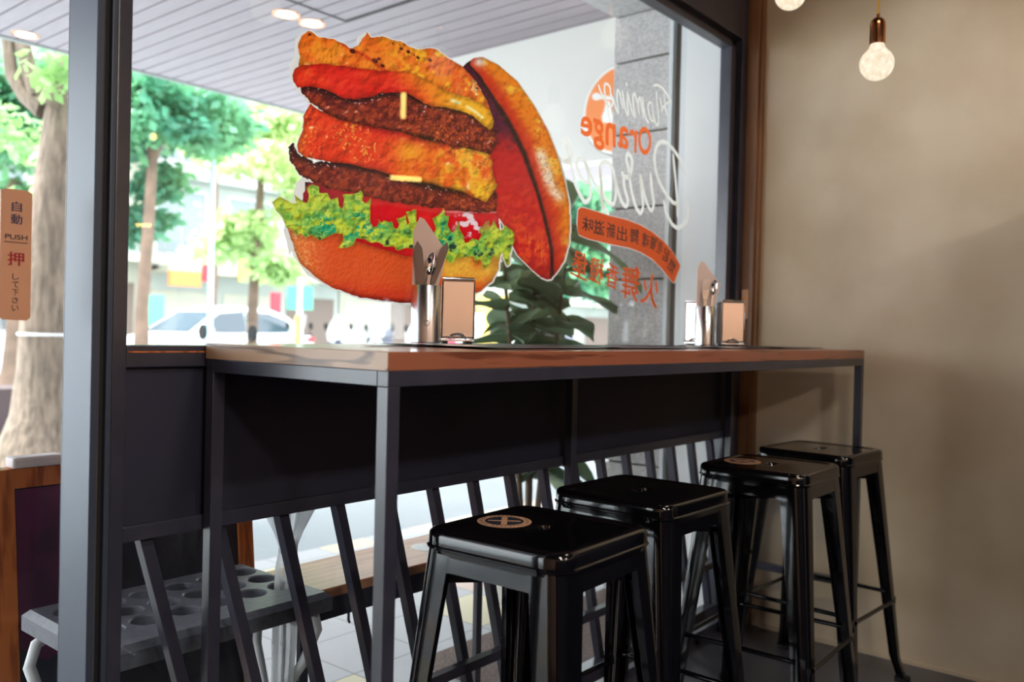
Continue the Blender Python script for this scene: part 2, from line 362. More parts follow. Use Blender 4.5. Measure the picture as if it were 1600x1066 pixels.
# door_1: glazed sliding door at the left with aluminium stile
door = bpy.data.objects.new('door_1', None); COL.objects.link(door); door['kind'] = 'structure'
build('door_stile', box((.655, 1.43, 0), (.667, 1.535, 2.40)), M['alu'], door, .001)
build('brush_seal', box((.667, 1.436, 0), (.671, 1.46, 2.40)), M['brush'], door)
build('seal_channel', box((.671, 1.44, 0), (.680, 1.48, 2.40)), M['rubber'], door)
build('fixed_post', MB().box((.680, 1.43, 0), (.690, 1.49, 2.46)), M['alu'], door, .002)
build('door_pane', box((-1.15, 1.531, .06), (.655, 1.535, 2.40)), M['glass'], door)
build('door_rail', MB().box((-1.2, 1.50, 0), (.655, 1.54, .06)).box((-1.2, 1.43, 2.40), (.667, 1.535, 2.46)).box((-1.2, 1.50, .06), (-1.15, 1.54, 2.4)), M['alu'], door, .002)

# ------------------------------------------------------------------ text helper: glyphs mapped into a quad of the plane
def glyph(txt, bold=0.0):
    c = bpy.data.curves.new('t', 'FONT'); c.body = txt; c.size = 1; c.offset = bold; c.fill_mode = 'FRONT' if False else 'BOTH'; c.resolution_u = 4
    o = bpy.data.objects.new('t', c); COL.objects.link(o)
    dg = bpy.context.evaluated_depsgraph_get(); dg.update()
    me = bpy.data.meshes.new_from_object(o.evaluated_get(dg))
    vs = np.array([v.co[:2] for v in me.vertices]); fs = [tuple(p.vertices) for p in me.polygons]
    bpy.data.objects.remove(o); bpy.data.curves.remove(c); bpy.data.meshes.remove(me)
    if len(vs): vs = (vs-vs.min(0))/np.maximum(vs.max(0)-vs.min(0), 1e-6)
    return vs, fs
def glyph_quad(mb, txt, tl, tr, br, bl, mirror=False, bold=0.0, fat=0.0):
    vs, fs = glyph(txt, bold)
    tl, tr, br, bl = map(np.array, (tl, tr, br, bl))
    n_ = np.cross(tr-tl, bl-tl); n_ = n_/np.linalg.norm(n_); q_ = 0
    for du, dv in ((0, 0),) if not fat else ((0, 0), (fat, 0), (-fat, 0), (0, fat*.5)):
        out = []
        for u, v in vs:
            if mirror: u = 1-u
            u = u+du; v = v+dv
            out.append((bl*(1-u)+br*u)*(1-v)+(tl*(1-u)+tr*u)*v+n_*q_*2e-5)
        mb.add(out, fs); q_ += 1

# ------------------------------------------------------------------ push plate on the door glass
pp = empty('push_plate', 'tan push plate with navy and red lettering on the glass door', 'door plate')
q = MB(); Yp = 1.5285
x0, x1, z0, z1 = .5505, .598, 1.091, 1.303
poly = [(x0, z0+.004), (x0+.006, z0), (x1-.006, z0-.001), (x1, z0+.004), (x1, z1-.004), (x1-.008, z1), (x0+.008, z1), (x0, z1-.004)]
q.prism(poly, lambda u, v, t: (u, t, v), Yp-.003, Yp+.002); build('plate', q, M['plate'], pp)
Yt = Yp-.0036; cx = (x0+x1)/2
def flat(mb, txt, cx, cz, w, h, Y, bold=0.0, mirror=False, fat=0.0):
    glyph_quad(mb, txt, (cx-w/2, Y, cz+h/2), (cx+w/2, Y, cz+h/2), (cx+w/2, Y, cz-h/2), (cx-w/2, Y, cz-h/2), mirror, bold, fat)
t = MB(); flat(t, '自', cx, 1.2750, .015, .016, Yt, 0, False, .015); flat(t, '動', cx, 1.2546, .017, .016, Yt, 0, False, .015); build('navy_lettering', t, M['navy'], pp)
t = MB(); flat(t, 'PUSH', cx, 1.2255, .034, .008, Yt, .01); t.box((cx-.018, Yt-.0003, 1.2164), (cx+.017, Yt, 1.2174)); build('push_lettering', t, M['black_ink'], pp)
t = MB(); flat(t, '押', cx, 1.1900, .024, .022, Yt, 0, False, .03); build('red_lettering', t, M['red_ink'], pp)
t = MB()
for i, ch in enumerate('して下さい'): flat(t, ch, cx, 1.1610-.0127*i, .010, .0098, Yt, .005)
build('small_lettering', t, M['black_ink'], pp)

# ------------------------------------------------------------------ lettering on the big pane (read from the street, so mirrored)
YD = 1.4735
def G(o, s, p): return aty(o[0]+p[0]/s, o[1]+p[1]/s, YD)
def ribbon_strokes(mb, strokes, o, s, w):
    for si, st in enumerate(strokes):
        P = [G(o, s, p) for p in st]; P = [np.array((p[0], p[2])) for p in P]
        # smooth with Catmull-Rom
        Q = []
        for i in range(len(P)-1):
            a = P[max(i-1, 0)]; b = P[i]; c = P[i+1]; d = P[min(i+2, len(P)-1)]
            for k in range(5):
                t = k/5; Q.append(.5*((2*b)+(-a+c)*t+(2*a-5*b+4*c-d)*t*t+(-a+3*b-3*c+d)*t**3))
        Q.append(P[-1]); L = []; R = []
        for i, p in enumerate(Q):
            d = Q[min(i+1, len(Q)-1)]-Q[max(i-1, 0)]; n = np.array((-d[1], d[0]))/(np.linalg.norm(d)+1e-9)
            e = min(i, len(Q)-1-i); ww = w/2*min(1, .6+.2*e)
            y = YD+.0002+si*.00012+i*.000004; L.append((p[0]+n[0]*ww, y, p[1]+n[1]*ww)); R.append((p[0]-n[0]*ww, y, p[1]-n[1]*ww))
        mb.loft([L, R], closed=False, sm=False)
o1, s1 = (900, 100), 9.412
fl = MB()
ribbon_strokes(fl, [
    [(1140, 322), (1190, 308), (1262, 350), (1335, 440), (1405, 562)], [(1405, 562), (1340, 570), (1285, 630), (1258, 700)],
    [(1240, 490), (1252, 570), (1272, 650)], [(1300, 430), (1310, 620), (1345, 760)],
    [(1183, 395), (1192, 560), (1212, 720), (1218, 840), (1200, 898), (1165, 850), (1140, 720)],
    [(1150, 850), (1108, 820), (1075, 730), (1062, 620), (1085, 565), (1118, 590), (1135, 700), (1150, 850)],
    [(1075, 862), (1040, 820), (1002, 680), (980, 480)], [(1000, 800), (972, 630), (945, 500), (925, 545), (925, 660), (940, 752)],
    [(935, 720), (905, 560), (870, 445), (845, 470), (848, 600), (880, 795)],
    [(880, 795), (840, 730), (800, 580), (765, 408)], [(765, 408), (762, 560), (775, 745), (740, 690), (712, 560), (685, 385)],
    [(700, 660), (672, 520), (640, 400), (615, 400), (612, 540), (630, 722), (590, 640), (555, 500)],
    [(515, 480), (510, 360), (475, 300), (430, 300), (430, 420), (450, 540), (490, 622), (535, 610), (545, 540), (515, 400)],
    [(335, 298), (372, 410), (430, 520), (470, 640), (490, 760), (520, 868)], [(748, 268), (756, 330)]], o1, s1, .0082)
build('white_flaming_lettering', fl, M['white_film'])
tag(COL.objects['white_flaming_lettering'], 'white mirrored script word Flaming on the window, above the orange word', 'window lettering'); COL.objects['white_flaming_lettering'].name = 'script_lettering'
o2, s2 = (860, 200), 7.25
bu = MB()
ribbon_strokes(bu, [
    [(1440, 1020), (1438, 850), (1420, 600), (1405, 440), (1388, 290)],
    [(1528, 555), (1490, 400), (1410, 265), (1330, 180), (1262, 155), (1205, 210), (1180, 340), (1200, 500), (1250, 640), (1330, 770), (1400, 850), (1455, 850)],
    [(1285, 820), (1310, 950), (1350, 1040), (1400, 1110), (1460, 1130), (1540, 1060), (1562, 960), (1550, 840)],
    [(1135, 510), (1152, 700), (1172, 850), (1150, 932), (1108, 880), (1060, 730), (1020, 520)],
    [(1020, 520), (1035, 700), (1052, 880), (1022, 965), (975, 900), (925, 730), (900, 560)],
    [(815, 490), (830, 545), (890, 550), (925, 450), (922, 340), (880, 292), (862, 350), (885, 450), (900, 560)],
    [(830, 545), (842, 680), (880, 820), (860, 888), (810, 830), (760, 680), (735, 560)],
    [(730, 845), (745, 720), (725, 520), (670, 405), (600, 390), (570, 440), (578, 600), (610, 770), (680, 860), (735, 850)],
    [(560, 420), (575, 600), (590, 800), (600, 985)], [(570, 760), (600, 860), (640, 940), (672, 990)],
    [(590, 770), (520, 660), (450, 510), (400, 390), (340, 345), (303, 400), (320, 500), (372, 590), (440, 622)],
    [(250, 500), (290, 640), (350, 770), (400, 838), (450, 790), (462, 680), (430, 520), (395, 390)],
    [(250, 510), (235, 400), (165, 380), (98, 330)], [(165, 380), (230, 350), (238, 260), (212, 170), (180, 128), (162, 170), (182, 260), (220, 345)],
    [(98, 330), (130, 440), (170, 600), (182, 720), (150, 778), (100, 715), (55, 600), (10, 470)]], o2, s2, .0145)
o = build('script_lettering', bu, M['white_film']); tag(o, 'large white mirrored script word Burger on the window beside the burger picture', 'window lettering')
og = MB()
for ch, *qd in [('e', (907, 180), (925.5, 184), (925.5, 216), (907, 211)), ('g', (927, 184), (944.5, 190), (944.5, 238), (927, 231)),
                ('n', (946, 190), (962, 194), (962, 231), (946, 226)), ('a', (965.5, 195), (982, 199), (982, 235), (965.5, 230)),
                ('r', (983.5, 201), (996, 204), (994, 240), (985, 236)), ('O', (997, 196), (1018, 200), (1017, 244), (997, 240))]:
    glyph_quad(og, ch, *[aty(x, y, YD) for x, y in qd], mirror=True, bold=.02)
o = build('window_lettering', og, M['ribbon']); tag(o, 'orange mirrored word Orange on the window under the white script Flaming', 'window lettering')
o4, s4 = (880, 380), 9.9625
for ch, lab, *qd in [('堡', 'leftmost', (175, 95), (385, 178), (360, 600), (115, 480)), ('橙', '', (430, 200), (650, 270), (600, 670), (390, 575)),
                     ('香', '', (680, 290), (880, 370), (840, 740), (650, 660)), ('舞', '', (920, 335), (1215, 375), (1160, 930), (905, 830)),
                     ('火', '', (1250, 475), (1520, 490), (1450, 1025), (1195, 925))]:
    if lab: cg = MB()
    glyph_quad(cg, ch, *[G(o4, s4, p) for p in qd], mirror=True, fat=.020)
lt = empty('window_lettering', 'row of five orange mirrored Chinese characters under the ribbon on the window', 'window lettering')
build('orange_glyphs', cg, M['glyph_orange'], lt)
# ribbon
rb = empty('ribbon_decal', 'curved orange ribbon banner with mirrored Chinese writing on the window', 'window decal')
o3, s3 = (890, 320), 8.889
top = [(118, 70), (160, 36), (200, 42), (350, 85), (540, 150), (800, 210), (980, 280), (1150, 375), (1300, 500), (1430, 650), (1530, 830), (1532, 870)]
bot = [(106, 250), (110, 360), (130, 420), (260, 475), (550, 545), (830, 600), (1000, 665), (1150, 760), (1280, 890), (1420, 1066), (1442, 1082), (1455, 1080)]
m_ = MB(); m_.loft([[G(o3, s3, p) for p in top], [G(o3, s3, p) for p in bot]], closed=False, sm=False); build('banner', m_, M['ribbon'], rb)
c_ = np.mean(top+bot, axis=0)
def infl(pts, k): return [(p[0], p[1]+k) for p in pts]
m_ = MB(); T2 = infl(top, -9); B2 = infl(bot, 9); T2[0] = (108, 62); B2[0] = (95, 250); T2[-1] = (1542, 865); B2[-1] = (1462, 1088)
m_.loft([[G(o3, s3, p)+np.array((0, .0003, 0)) for p in T2], [G(o3, s3, p)+np.array((0, .0003, 0)) for p in B2]], closed=False, sm=False); build('pale_outline', m_, M['edge_film'], rb)
m_ = MB()
for ch, *qd in [('味', (178, 150), (325, 200), (320, 390), (172, 350)), ('滋', (340, 192), (488, 235), (480, 440), (333, 405)), ('新', (520, 235), (640, 272), (628, 478), (510, 452)),
                ('出', (665, 282), (800, 320), (790, 525), (655, 490)), ('舞', (840, 320), (970, 345), (955, 555), (835, 525)), ('魂', (1015, 372), (1118, 430), (1085, 612), (1005, 575)),
                ('饕', (1130, 422), (1230, 470), (1182, 645), (1108, 605)), ('老', (1240, 482), (1312, 530), (1265, 700), (1200, 655)), ('起', (1322, 582), (1402, 650), (1352, 812), (1282, 765)),
                ('燃', (1410, 735), (1492, 830), (1422, 975), (1345, 875))]:
    glyph_quad(m_, ch, *[G(o3, s3, p)-np.array((0, .0002, 0)) for p in qd], mirror=True, fat=.016)
build('dark_glyphs', m_, M['ink'], rb)

# ------------------------------------------------------------------ burger picture: one printed film on the street side of the pane
def vnoise(x, y, seed=0):
    xi = np.floor(x).astype(np.int64); yi = np.floor(y).astype(np.int64); xf = x-xi; yf = y-yi
    def h(a, b):
        n = (a*374761393+b*668265263+seed*1442695041) & 0xffffffff
        n = ((n ^ (n >> 13))*1274126177) & 0xffffffff
        return ((n ^ (n >> 16)) & 0xffff)/65535.
    u = xf*xf*(3-2*xf); v = yf*yf*(3-2*yf)
    return (h(xi, yi)*(1-u)+h(xi+1, yi)*u)*(1-v)+(h(xi, yi+1)*(1-u)+h(xi+1, yi+1)*u)*v
def fbm(x, y, sc, o=3, seed=0):
    r = 0; a = 1; t = 0
    for i in range(o): r = r+a*vnoise(x/sc*2**i, y/sc*2**i, seed+i*17); t += a; a *= .55
    return r/t
def inpoly(px, py, P):
    P = np.array(P, float); ins = np.zeros(px.shape, bool); n = len(P)
    for i in range(n):
        x1, y1 = P[i]; x2, y2 = P[(i+1) % n]
        if y1 == y2: continue
        c = ((y1 > py) != (y2 > py)) & (px < (x2-x1)*(py-y1)/(y2-y1)+x1); ins ^= c
    return ins
def dline(px, py, P):
    P = np.array(P, float); d = np.full(px.shape, 1e9)
    for a, b in zip(P[:-1], P[1:]):
        e = b-a; t = np.clip(((px-a[0])*e[0]+(py-a[1])*e[1])/(e@e), 0, 1)
        d = np.minimum(d, np.hypot(px-a[0]-t*e[0], py-a[1]-t*e[1]))
    return d
def c1(L): return [(420+x/2.318, 30+y/2.318) for x, y in L]
def sst(a, b, x): t = np.clip((x-a)/(b-a), 0, 1); return t*t*(3-2*t)
LID = c1([(700, 175), (718, 158), (745, 140), (775, 138), (830, 165), (900, 225), (960, 310), (1010, 400), (1045, 490), (1070, 580), (1087, 660), (1091, 740), (1088, 810), (1070, 875), (1045, 915), (1022, 942), (1008, 944), (985, 935), (950, 905), (900, 855), (882, 820), (860, 760), (820, 700), (800, 500), (780, 380), (740, 240)])
SEAM = c1([(728, 165), (765, 205), (800, 262), (850, 335), (892, 410), (930, 490), (958, 570), (985, 650), (1008, 740), (1028, 830), (1030, 880)])
BOT = c1([(58, 735), (78, 790), (90, 830), (115, 885), (165, 935), (235, 975), (330, 1008), (420, 1022), (500, 1028), (600, 1024), (700, 1010), (770, 985), (808, 950), (832, 905), (842, 840), (800, 780), (500, 740), (60, 700)])
TOM = c1([(122, 660), (125, 630), (145, 598), (200, 580), (600, 640), (830, 690), (836, 760), (800, 850), (500, 860), (300, 800), (130, 720)])
PAT2 = c1([(73, 465), (80, 450), (92, 452), (102, 490), (135, 500), (165, 520), (200, 515), (240, 522), (300, 522), (345, 540), (400, 545), (450, 570), (520, 590), (650, 620), (760, 650), (800, 600), (827, 630), (825, 698), (760, 702), (650, 690), (500, 668), (400, 655), (330, 635), (200, 608), (120, 572), (95, 540), (78, 510)])
LAY2 = c1([(150, 308), (200, 340), (260, 365), (330, 380), (400, 395), (480, 410), (560, 440), (640, 450), (720, 470), (805, 490), (812, 560), (820, 580), (826, 610), (808, 636), (785, 662), (740, 645), (700, 620), (640, 608), (590, 590), (540, 585), (480, 590), (440, 562), (380, 545), (300, 524), (200, 512), (130, 500), (103, 480), (106, 440), (122, 400), (126, 355)])
SLICE = c1([(210, 345), (300, 350), (350, 375), (400, 470), (420, 520), (300, 520), (230, 430)])
PAT1 = c1([(108, 240), (150, 238), (200, 256), (240, 275), (310, 292), (360, 282), (420, 268), (500, 270), (560, 300), (640, 315), (720, 340), (780, 380), (820, 400), (826, 450), (805, 490), (780, 480), (720, 465), (660, 460), (600, 435), (480, 408), (380, 392), (300, 372), (230, 350), (170, 318), (125, 275)])
CHE1 = c1([(84, 205), (95, 180), (120, 165), (200, 160), (330, 180), (500, 190), (560, 215), (650, 265), (760, 300), (808, 340), (814, 385), (800, 400), (775, 385), (740, 350), (700, 335), (640, 320), (590, 315), (560, 305), (530, 285), (500, 266), (440, 262), (400, 268), (360, 283), (310, 292), (270, 285), (230, 265), (180, 247), (150, 244), (104, 248), (90, 225)])
CRO = c1([(108, 176), (112, 130), (104, 90), (118, 60), (142, 42), (165, 52), (182, 66), (230, 70), (262, 84), (300, 108), (325, 95), (345, 62), (358, 48), (370, 66), (410, 60), (440, 72), (480, 80), (510, 98), (545, 110), (575, 104), (605, 108), (640, 135), (665, 150), (700, 170), (735, 205), (765, 250), (790, 295), (806, 345), (806, 375), (740, 330), (650, 285), (560, 235), (480, 215), (330, 200), (200, 185), (104, 200)])
CRES = c1([(262, 84), (300, 110), (345, 130), (372, 150), (410, 180), (440, 195)])
LET = [(426, 316), (436, 307), (445, 311), (457, 318), (463, 318), (460, 304), (470, 312), (480, 318), (483, 305), (479, 294), (488, 288), (499, 292), (499, 302), (512, 302), (517, 312), (528, 308), (530, 322), (535, 326), (538, 312), (535, 303), (548, 304), (560, 301), (564, 297), (568, 304), (566, 314), (571, 318), (576, 314), (580, 308), (579, 320), (578, 345), (582, 354), (588, 355), (593, 346), (590, 342), (597, 348), (600, 344), (607, 348), (612, 345), (616, 356), (621, 358), (624, 352), (620, 342), (628, 340), (634, 336), (636, 352), (640, 348), (634, 330), (641, 331), (645, 328), (651, 328), (650, 345), (660, 355), (672, 368), (678, 366), (681, 356), (676, 342), (685, 336), (691, 332), (693, 324), (696, 338), (702, 338), (699, 352), (706, 364), (712, 360), (716, 346), (719, 360), (724, 368), (726, 380), (731, 380), (738, 372), (748, 376), (753, 366), (748, 362), (752, 354), (764, 344), (765, 356), (769, 352), (771, 342), (776, 354), (781, 360), (786, 358), (789, 352), (797, 358), (804, 364), (803, 378), (800, 386), (797, 398), (796, 414), (792, 416), (787, 404), (785, 395), (780, 398), (777, 406), (770, 398), (766, 412), (757, 422), (752, 408), (748, 404), (745, 413), (739, 400), (727, 402), (715, 404), (704, 412), (697, 405), (688, 408), (680, 392), (670, 394), (655, 390), (640, 388), (636, 387), (620, 392), (617, 386), (600, 386), (598, 382), (590, 378), (580, 380), (570, 374), (556, 372), (553, 382), (542, 388), (529, 387), (537, 374), (535, 366), (525, 364), (510, 371), (500, 376), (492, 371), (485, 367), (478, 372), (470, 364), (464, 368), (455, 357), (448, 357), (444, 345), (440, 338), (431, 328)]
STEP = 1.0
gx = np.arange(424, 896, STEP); gz = np.arange(46, 476, STEP)
X_, Y_ = np.meshgrid(gx, gz); nx, ny = len(gx), len(gz)
wx = X_+(fbm(X_, Y_, 9, 2, 3)-.5)*3; wy = Y_+(fbm(X_, Y_, 9, 2, 8)-.5)*3
jx = X_+(fbm(X_, Y_, 5, 2, 5)-.5)*5; jy = Y_+(fbm(X_, Y_, 5, 2, 9)-.5)*5
reg = np.zeros(X_.shape, int)
C_ = np.zeros(X_.shape+(3,)); C_[:] = (226, 218, 210)
def rgb(*c): return np.array(c, float)
def mixc(a, b, t): return a*(1-t[..., None])+b*t[..., None]
def put(mask, col, rid):
    C_[mask] = col[mask] if col.shape == C_.shape else col; reg[mask] = rid
N1 = fbm(X_, Y_, 30, 4, 1); N2 = fbm(X_, Y_, 7, 3, 2); N3 = fbm(X_, Y_, 3, 2, 4); N4 = fbm(X_, Y_, 14, 3, 6)
ones = np.ones(X_.shape+(3,))
# lid
SP = np.array(SEAM); sx_ = np.interp(Y_, SP[:, 1], SP[:, 0]); ds = X_-sx_
crust = mixc(rgb(205, 44, 20)*ones, rgb(238, 128, 22)*ones, sst(6, 34, ds+14*(N1-.5)))
crust = mixc(crust, rgb(250, 186, 60)*ones, sst(.52, .75, N4)*sst(10, 30, ds))
hl = np.exp(-(dline(X_, Y_, c1([(985, 490), (1020, 600), (1050, 640)]))/9)**2)
crust = mixc(crust, rgb(248, 226, 200)*ones, np.clip(hl*(.5+.9*N2), 0, .9))
crust = mixc(crust, rgb(150, 20, 24)*ones, sst(8, 0, ds)*.7*sst(120, 200, Y_))
crust = mixc(crust, rgb(186, 48, 16)*ones, sst(.6, .75, N3)*.45)
crust = mixc(crust, rgb(232, 206, 190)*ones, np.exp(-(np.hypot(X_-749, (Y_-97)*1.2)/9)**2))
inner = mixc(rgb(198, 24, 30)*ones, rgb(226, 66, 26)*ones, sst(.42, .62, N2)*sst(250, 400, Y_))
inner = mixc(inner, rgb(240, 130, 40)*ones, sst(.6, .78, fbm(X_*2.2, Y_*.6, 7, 3, 12))*sst(300, 400, Y_)*.8)
inner = mixc(inner, rgb(84, 10, 48)*ones, sst(245, 190, Y_+20*(N2-.5)))
inner = mixc(inner, rgb(40, 6, 26)*ones, sst(.55, .7, fbm(X_, Y_, 5, 3, 21))*sst(260, 180, Y_)*.8)
inner = mixc(inner, rgb(150, 14, 24)*ones, sst(395, 430, Y_)*.6)
lidc = np.where((ds > 0)[..., None], crust, inner)
dsm = np.abs(ds+2)/(2.2+2.2*N2+1.6*sst(110, 180, Y_)*sst(330, 230, Y_)); lidc = mixc(lidc, rgb(34, 16, 18)*ones, np.clip(1.25-dsm, 0, 1))
put(inpoly(X_, Y_, LID), lidc, 1)
# bottom bun
bc = mixc(rgb(222, 82, 36)*ones, rgb(236, 128, 62)*ones, sst(520, 450, X_+20*(N1-.5)))
bc = mixc(bc, rgb(250, 196, 130)*ones, sst(.5, .75, N3)*sst(520, 450, X_)*.8)
bc = mixc(bc, rgb(205, 44, 30)*ones, sst(430, 462, Y_+16*(N1-.5))*.6)
bc = mixc(bc, rgb(240, 178, 60)*ones, sst(655, 705, X_)*sst(462, 425, Y_)*(.65+.5*N2).clip(0, 1))
bc = mixc(bc, rgb(236, 98, 30)*ones, sst(.48, .6, N3)*sst(640, 700, X_)*sst(420, 455, Y_)*.9)
bc = mixc(bc, rgb(214, 62, 28)*ones, np.exp(-((X_-746)/8)**2)*sst(430, 400, Y_)*.9)
dB = dline(X_, Y_, BOT[2:10]); bc = mixc(bc, rgb(120, 24, 20)*ones, np.exp(-(dB/5)**2)*sst(500, 600, X_)*.8)
put(inpoly(wx, wy, BOT), bc, 2)
# tomato
tc_ = mixc(rgb(212, 22, 32)*ones, rgb(150, 22, 44)*ones, sst(570, 500, X_)*.8)
tm = sst(.55, .62, fbm(X_*.8, Y_, 7, 3, 31))*np.exp(-((X_-735)/26)**2)*np.exp(-((Y_-348)/22)**2)*1.6
tc_ = mixc(tc_, rgb(236, 206, 210)*ones, np.clip(tm, 0, 1))
tc_ = mixc(tc_, rgb(240, 200, 200)*ones, np.exp(-(dline(X_, Y_, [(690, 331), (775, 332)])/1.3)**2)*.7)
tc_ = mixc(tc_, rgb(236, 44, 34)*ones, np.exp(-((X_-650)/40)**2)*.5)
put(inpoly(X_, Y_, TOM), tc_, 3)
# patties
def patty(P, up, seed, mx_):
    n = fbm(X_, Y_, 6, 4, seed); n2 = fbm(X_, Y_, 2.6, 2, seed+5)
    c = mixc(rgb(96, 22, 26)*ones, rgb(152, 52, 30)*ones, sst(.35, .65, n))
    c = mixc(c, rgb(206, 84, 30)*ones, sst(.55, .78, n2)*(.35+.65*sst(mx_-60, mx_+60, X_)))
    c = mixc(c, rgb(240, 150, 80)*ones, sst(.66, .85, n2*.6+n*.4)*sst(mx_, mx_+70, X_))
    c = mixc(c, rgb(44, 10, 18)*ones, np.exp(-(dline(X_, Y_, up)/7)**2)*np.clip(.2+1.3*n, 0, 1)*sst(800, 640, X_))
    sp = (n2 > .78) & (dline(X_, Y_, up) < 9); c[sp] = (214, 160, 160)
    return c
U2 = c1([(75, 455), (102, 490), (165, 520), (240, 522), (345, 540), (400, 545), (450, 570), (520, 590), (650, 622)])
U1 = c1([(110, 240), (150, 240), (240, 275), (310, 292), (360, 284), (420, 268), (500, 270), (560, 300), (640, 315), (720, 340), (800, 400)])
put(inpoly(jx, jy, PAT2), patty(PAT2, U2, 41, 700), 4)
# second layer of orange filling and cheese
l2 = mixc(rgb(230, 52, 22)*ones, rgb(240, 112, 24)*ones, sst(485, 455, X_+16*(N1-.5)))
l2 = mixc(l2, rgb(250, 170, 70)*ones, sst(.62, .8, N3)*sst(520, 470, X_)*.8)
l2 = mixc(l2, rgb(240, 104, 24)*ones, sst(595, 640, X_+20*(N1-.5)))
l2 = mixc(l2, rgb(196, 26, 32)*ones, np.exp(-(dline(X_, Y_, c1([(330, 385), (420, 400), (560, 440), (700, 465)]))/10)**2)*.8)
l2 = mixc(l2, rgb(250, 176, 40)*ones, sst(640, 720, X_)*sst(.4, .62, N4)*.95)
rdg = np.abs(fbm(X_*2.0, Y_*.7, 9, 3, 61)-.5); l2 = mixc(l2, rgb(250, 214, 130)*ones, sst(.05, .0, rdg)*sst(690, 720, X_)*sst(300, 260, Y_+.25*(740-X_))*.7)
l2 = mixc(l2, rgb(250, 188, 40)*ones, np.exp(-(np.hypot(X_-752, (Y_-298)*1.1)/24)**2))
l2 = mixc(l2, rgb(246, 158, 36)*ones, np.exp(-(np.hypot((X_-640)*.7, (Y_-238))/15)**2)*.9)
l2 = mixc(l2, rgb(252, 226, 150)*ones, np.exp(-(np.hypot((X_-730), (Y_-292)*.6)/4)**2))
l2 = mixc(l2, rgb(226, 66, 22)*ones, sst(.6, .72, fbm(X_, Y_, 12, 2, 77))*sst(620, 660, X_)*.6)
sl = inpoly(X_, Y_, SLICE); l2[sl] = (l2*.5+np.array((234, 62, 30))*.5)[sl]
spk = (fbm(X_, Y_, 3.2, 2, 81) > .70) & sl & (X_ > 520); l2[spk] = (246, 150, 60)
put(inpoly(wx, wy, LAY2), l2, 5)
put(inpoly(jx, jy, PAT1), patty(PAT1, U1, 51, 640), 6)
# first cheese
ch = mixc(rgb(226, 34, 26)*ones, rgb(232, 70, 22)*ones, sst(500, 450, X_)*.5+sst(.5, .7, N1)*.3)
ch = mixc(ch, rgb(242, 130, 30)*ones, sst(610, 680, X_+14*(N1-.5)-.6*(Y_-140)))
ch = mixc(ch, rgb(250, 176, 34)*ones, sst(670, 730, X_))
ch = mixc(ch, rgb(253, 234, 170)*ones, np.clip(np.exp(-(dline(X_, Y_, [(706, 157), (718, 161)])/3)**2)+np.exp(-(dline(X_, Y_, [(730, 167), (742, 174), (754, 184)])/2.5)**2), 0, 1))
# crown
cr = mixc(rgb(236, 92, 28)*ones, rgb(244, 140, 34)*ones, sst(.35, .65, N1)*.7+.3*sst(130, 70, Y_))
cr = mixc(cr, rgb(252, 188, 44)*ones, sst(.52, .7, N4)*sst(560, 680, X_)*.9)
cr = mixc(cr, rgb(246, 206, 150)*ones, sst(.58, .74, fbm(X_*1.5, Y_*.8, 8, 3, 91))*sst(510, 460, X_)*.95)
cr = mixc(cr, rgb(246, 216, 150)*ones, sst(.55, .7, fbm(X_*1.6, Y_, 7, 3, 95))*np.exp(-(np.hypot((X_-742)*.9, (Y_-140)*.6)/17)**2)*1.0)
cr = mixc(cr, rgb(196, 40, 24)*ones, np.exp(-(dline(X_, Y_, CRES)/2.5)**2)*.7)
for bx, by, br_ in ((551, 80, 3.5), (586, 95, 3.6), (598, 103, 2.6), (592, 92, 2.2), (627, 76, 2.2), (638, 81, 2.4), (653, 90, 2), (672, 94, 2.4), (484, 54, 1.8), (614, 68, 1.2), (647, 86, 1.2), (574, 78, 1), (745, 138, 1.6), (732, 112, 2), (625, 70, 1.1)):
    cr = mixc(cr, rgb(78, 18, 20)*ones, sst(br_*1.4, br_*.7, np.hypot((X_-bx)*.8, Y_-by+.4*(X_-bx)*-.5)))
put(inpoly(wx, wy, CRO), cr, 7); put(inpoly(wx, wy, CHE1), ch, 8)
# lettuce
n5 = fbm(X_+6*N4, Y_, 13, 3, 101); n6 = np.abs(fbm(X_, Y_, 16, 3, 107)-.5)
lc = mixc(rgb(196, 204, 52)*ones, rgb(120, 170, 60)*ones, sst(.4, .62, n5))
tl_ = np.clip(np.exp(-((X_-545)/62)**2)*np.exp(-((Y_-352)/24)**2)*1.5+np.exp(-((X_-694)/16)**2)*np.exp(-((Y_-366)/22)**2)*1.4+np.exp(-((X_-745)/12)**2)*np.exp(-((Y_-384)/10)**2), 0, 1.2)
lc = mixc(lc, rgb(34, 152, 108)*ones, np.clip(tl_*sst(.42, .56, fbm(X_, Y_, 12, 3, 111)), 0, 1))
lc = mixc(lc, rgb(216, 220, 92)*ones, sst(.035, .0, n6)*.8)
lc = mixc(lc, rgb(30, 58, 52)*ones, sst(.64, .74, fbm(X_, Y_, 11, 3, 119))*np.clip(sst(350, 375, Y_), 0, 1)*.9)
lc = mixc(lc, rgb(214, 216, 60)*ones, np.exp(-(dline(X_, Y_, LET+LET[:1])/1.6)**2)*.7)
lc = mixc(lc, rgb(190, 120, 60)*ones, np.exp(-((X_-757)/9)**2)*np.exp(-((Y_-350)/10)**2))
put(inpoly(X_, Y_, LET), lc, 9)
